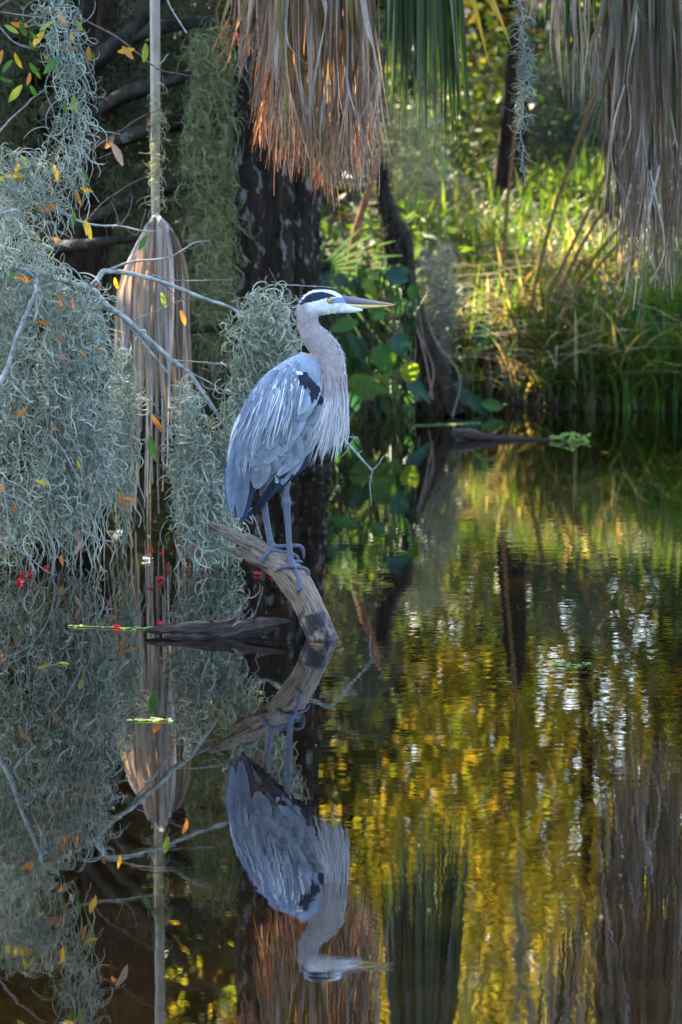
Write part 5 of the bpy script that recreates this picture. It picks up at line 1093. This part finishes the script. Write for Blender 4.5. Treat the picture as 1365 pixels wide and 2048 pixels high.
# fern
fe = thing('fern', P(740, 800, 19.0), 'small bright fern frond arching above the water beside the vines', 'fern')
for (x0, y0, x1, y1, x2, y2) in [(735, 800, 755, 765, 800, 790), (730, 802, 725, 770, 700, 765)]:
    q = smooth_path([(x0, y0), (x1, y1), (x2, y2)], 18); p = P(q[:, 0], q[:, 1], 18.95); T = unit(np.gradient(p, axis=0)); sd = unit(np.cross(T, [0, 1, 0.]))
    v, f, c = threads(p[None], np.full((1, 18), .002), 4, np.array([[.1, .16, .04]])); obj('rachis', v, f, M['leaf'], fe, c)
    for i in range(1, 18):
        for s in (-1, 1):
            L_ = .05 * math.sin(math.pi * (i + 2) / 21) + .008; v, f = leaf_quads((p[i] + sd[i] * s * L_ * .5)[None], np.array([[0, -1., .4]]), (sd[i] * s + T[i] * .3)[None], [L_], [L_ * .35]); obj('pinna', v, f, M['leaf'], fe, np.tile((.10, .19, .03), (4, 1)))
# shrubs with small sunlit leaves at the wood's edge
def bush(label, px, py, d, w_, h_, n, size, pal, nst=7, seed=0):
    g = np.random.default_rng(seed); b = np.array([P(px, py, d)[0], d, 0.]); b[2] = gz(b[0:1], b[1:2])[0] - .05
    t = thing('leafy_shrub', b, label, 'shrub', 'shrubs at the edge of the wood'); cz = []
    top = P(px, py, d)
    st = Bag()
    for k in range(nst):
        e = top + np.array([g.uniform(-w_, w_), g.uniform(-.4, .4), g.uniform(-h_, h_)]); m_ = (b + e) / 2 + g.normal(0, .12, 3)
        q = smooth_path([b, m_, e], 14); st.add(*threads(q[None], np.linspace(.014, .004, 14)[None], 5, np.array([[.12, .09, .06]]))); cz += list(q[6:])
        for z in range(4):
            j = g.integers(5, 13); e2 = q[j] + g.normal(0, .28, 3) * [1, .6, .6]; st.add(*threads(np.stack([q[j], (q[j] + e2) / 2 + g.normal(0, .03, 3), e2])[None], np.array([[.005, .004, .002]]), 4, np.array([[.13, .09, .06]]))); cz += [(q[j] + e2) / 2, e2]
    st.build('stems', M['twig'], t)
    v, f, c = leaf_cloud(cz, n, (.13, .13, .11), size, pal, seed=seed, gap=0); obj('foliage', v, f, M['leaf'], t, c, smooth=False)
bush('yellow green shrub with sunlit leaves behind the dangling moss strand', 1010, 120, 25.6, .55, .35, 900, .06, [(.22, .28, .03), (.16, .24, .03), (.28, .26, .04)], seed=1)
bush('bright leafy shrub behind the sparse grey frond', 1150, 60, 26.4, .6, .5, 1100, .07, [(.20, .27, .03), (.14, .22, .03), (.30, .26, .04)], seed=2)
bush('twiggy shrub with few bright leaves behind the green palm blades', 860, 160, 25.0, .5, .5, 700, .06, [(.2, .28, .03), (.12, .2, .03)], seed=3)
bush('dark leafy shrub behind the large right frond', 1300, 330, 24.0, .6, .45, 1200, .08, [(.05, .10, .02), (.07, .13, .03)], seed=4)
bush('green leafy shrub on the bank right of the cypress', 700, 470, 21.4, .35, .35, 800, .07, [(.06, .13, .03), (.10, .17, .03), (.05, .09, .03)], seed=5)
bush('low shrub with dim leaves behind the dead limbed trunk', 330, 760, 19.6, .8, .3, 1300, .07, [(.03, .05, .02), (.05, .06, .02)], seed=6)

# ------------------------------------------------------------------ things afloat
def on_water(px, py): d = float(water_d(py)); return P(px, py, d)
fl = thing('floating_log', on_water(1000, 878), 'brown hollow ended log floating near the far bank with small green sprouts', 'log')
DL = float(water_d(880))
v, f, c = log_mesh([(905, 866, 9, 0), (940, 868, 9, 0), (985, 874, 6, 0), (1040, 878, 4, 0), (1140, 880, 3, 0)], 14, 44, .25, 51, D=DL); obj('wood', v, f, M['wetwood'], fl, c)
for i in range(26):
    p = P(random.uniform(1105, 1180), random.uniform(868, 884), DL - random.uniform(0, .1)); nrm = unit(np.array([[random.gauss(0, .5), -.6, 1]])); v, f = leaf_quads(p[None], nrm, np.array([[random.gauss(0, 1), random.gauss(0, .6), .2]]), [.04], [.026]); obj('sprout_leaf', v, f, M['leaf'], fl, np.tile((.22, .34, .06), (4, 1)))
FLG = 'small leaves floating on the pond'
for i, (a, b, an, L_, k, lab) in enumerate([
    (620, 1291, 0, 26, 'o', 'small orange leaf floating beside the perch foot'), (450, 1326, 0, 16, 'o', 'tiny orange leaf floating below the sunken driftwood'), (680, 1645, 100, 30, 'y', 'yellow leaf floating beside the heron reflection'),
    (1010, 1365, 0, 16, 'p', 'small pale leaf floating on the open water'), (115, 1328, 5, 26, 'l', 'thin pale green leaf floating under the moss reflection'), (560, 1150, 0, 14, 'b', 'small brown leaf floating behind the perch'), (1000, 1065, 0, 24, 'l', 'small green leaf afloat on the brown water'), (790, 1106, 0, 30, 'g', 'bluish leaf floating below the root mass reflection'), (1200, 905, 0, 20, 'o', 'small leaf floating at the grass edge')]):
    p = on_water(a, b) + [0, 0, .003]; o = link('floating_leaf', LM[k], None, Vector(p)); o.scale = (L_ * mm(p[1]),) * 3; o.rotation_euler = (random.uniform(-.1, .1), -.05, random.uniform(-.5, .5) + math.radians(an)); tag(o, lab, 'leaf', FLG)
for (lab, pts) in [('pale green floating weed strip under the moss reflection', [(255, 1443), (300, 1441), (342, 1442)]), ('green floating weed strip beside the sunken driftwood', [(142, 1253), (190, 1255), (240, 1257), (300, 1259)]), ('thin weed strip floating on the open right water', [(1110, 1332), (1150, 1331), (1185, 1330)]), ('thin pale weed line floating along the far bank', [(830, 852), (900, 849), (960, 846)])]:
    q = smooth_path(pts, 26); p = np.array([on_water(a, b) for a, b in q]) + [0, 0, .002]; bag = Bag()
    bag.add(*threads(p[None], np.full((1, 26), 1.4 * mm(p[0, 1])), 4, np.array([[.16, .24, .09]])))
    for j in range(22):
        c0 = p[random.randrange(26)] + [random.gauss(0, .006), random.gauss(0, .02), 0]; bag.add(*leaf_quads(c0[None], np.array([[0, 0, 1.]]), np.array([[random.gauss(0, 1), random.gauss(0, 1), 0]]), [.022], [.014]), (.25, .40, .12))
    tag(bag.build('floating_weed', M['leaf'], smooth=False), lab, 'water weed', 'weed strips floating on the pond')
for i, (a, b) in enumerate([(700, 0)] * 0 + [(40, 1167), (35, 1165), (42, 1150), (300, 1105), (322, 1112), (337, 1137), (320, 1160), (385, 1103), (378, 1137), (412, 1137), (515, 1150), (548, 1153), (235, 1258), (343, 1264), (320, 1252), (92, 1140), (62, 1150)]):
    d = float(water_d(b)) if b > 1140 else BD - .1; p = P(a, b, d) + [0, 0, .004]; bag = Bag()
    for j in range(5): bag.add(*leaf_quads((p + np.array([random.gauss(0, .006), random.gauss(0, .006), random.uniform(0, .006)]))[None], unit(np.array([[random.gauss(0, 1), -1, 1.]])), np.array([[random.gauss(0, 1), .2, random.gauss(0, 1)]]), [.016], [.011]))
    tag(bag.build('red_petal', M['petal'], smooth=False), 'tiny bright red petals afloat beside the perch' if a > 500 else 'tiny bright red petals caught on the sunken driftwood and weed' if b > 1200 else 'tiny bright red petals at the waterline under the dry fan frond' if a > 200 else 'tiny bright red petals at the waterline below the thick moss', 'petals', 'red petals at the waterline')
# specks of pollen and dust afloat
n = 900; yy = rng.uniform(8, 19.5, n); xx = rng.uniform(-1, 1, n) * yy * .085 + .1; keep = rng.random(n) < np.clip(.25 + xx * .8, .12, 1); xx, yy = xx[keep], yy[keep]; n = len(xx)
v, f = leaf_quads(np.stack([xx, yy, np.full(n, .0025)], -1), np.tile([0, 0, 1.], (n, 1)), rng.normal(0, 1, (n, 3)) * [1, 1, 0], rng.uniform(.003, .009, n), rng.uniform(.002, .006, n), bend=0)
tag(obj('floating_specks', v, f, M['leaf'], None, np.tile((.5, .48, .38), (4 * n, 1)), False), 'fine pale specks of pollen scattered on the water', 'pollen', kind='stuff')
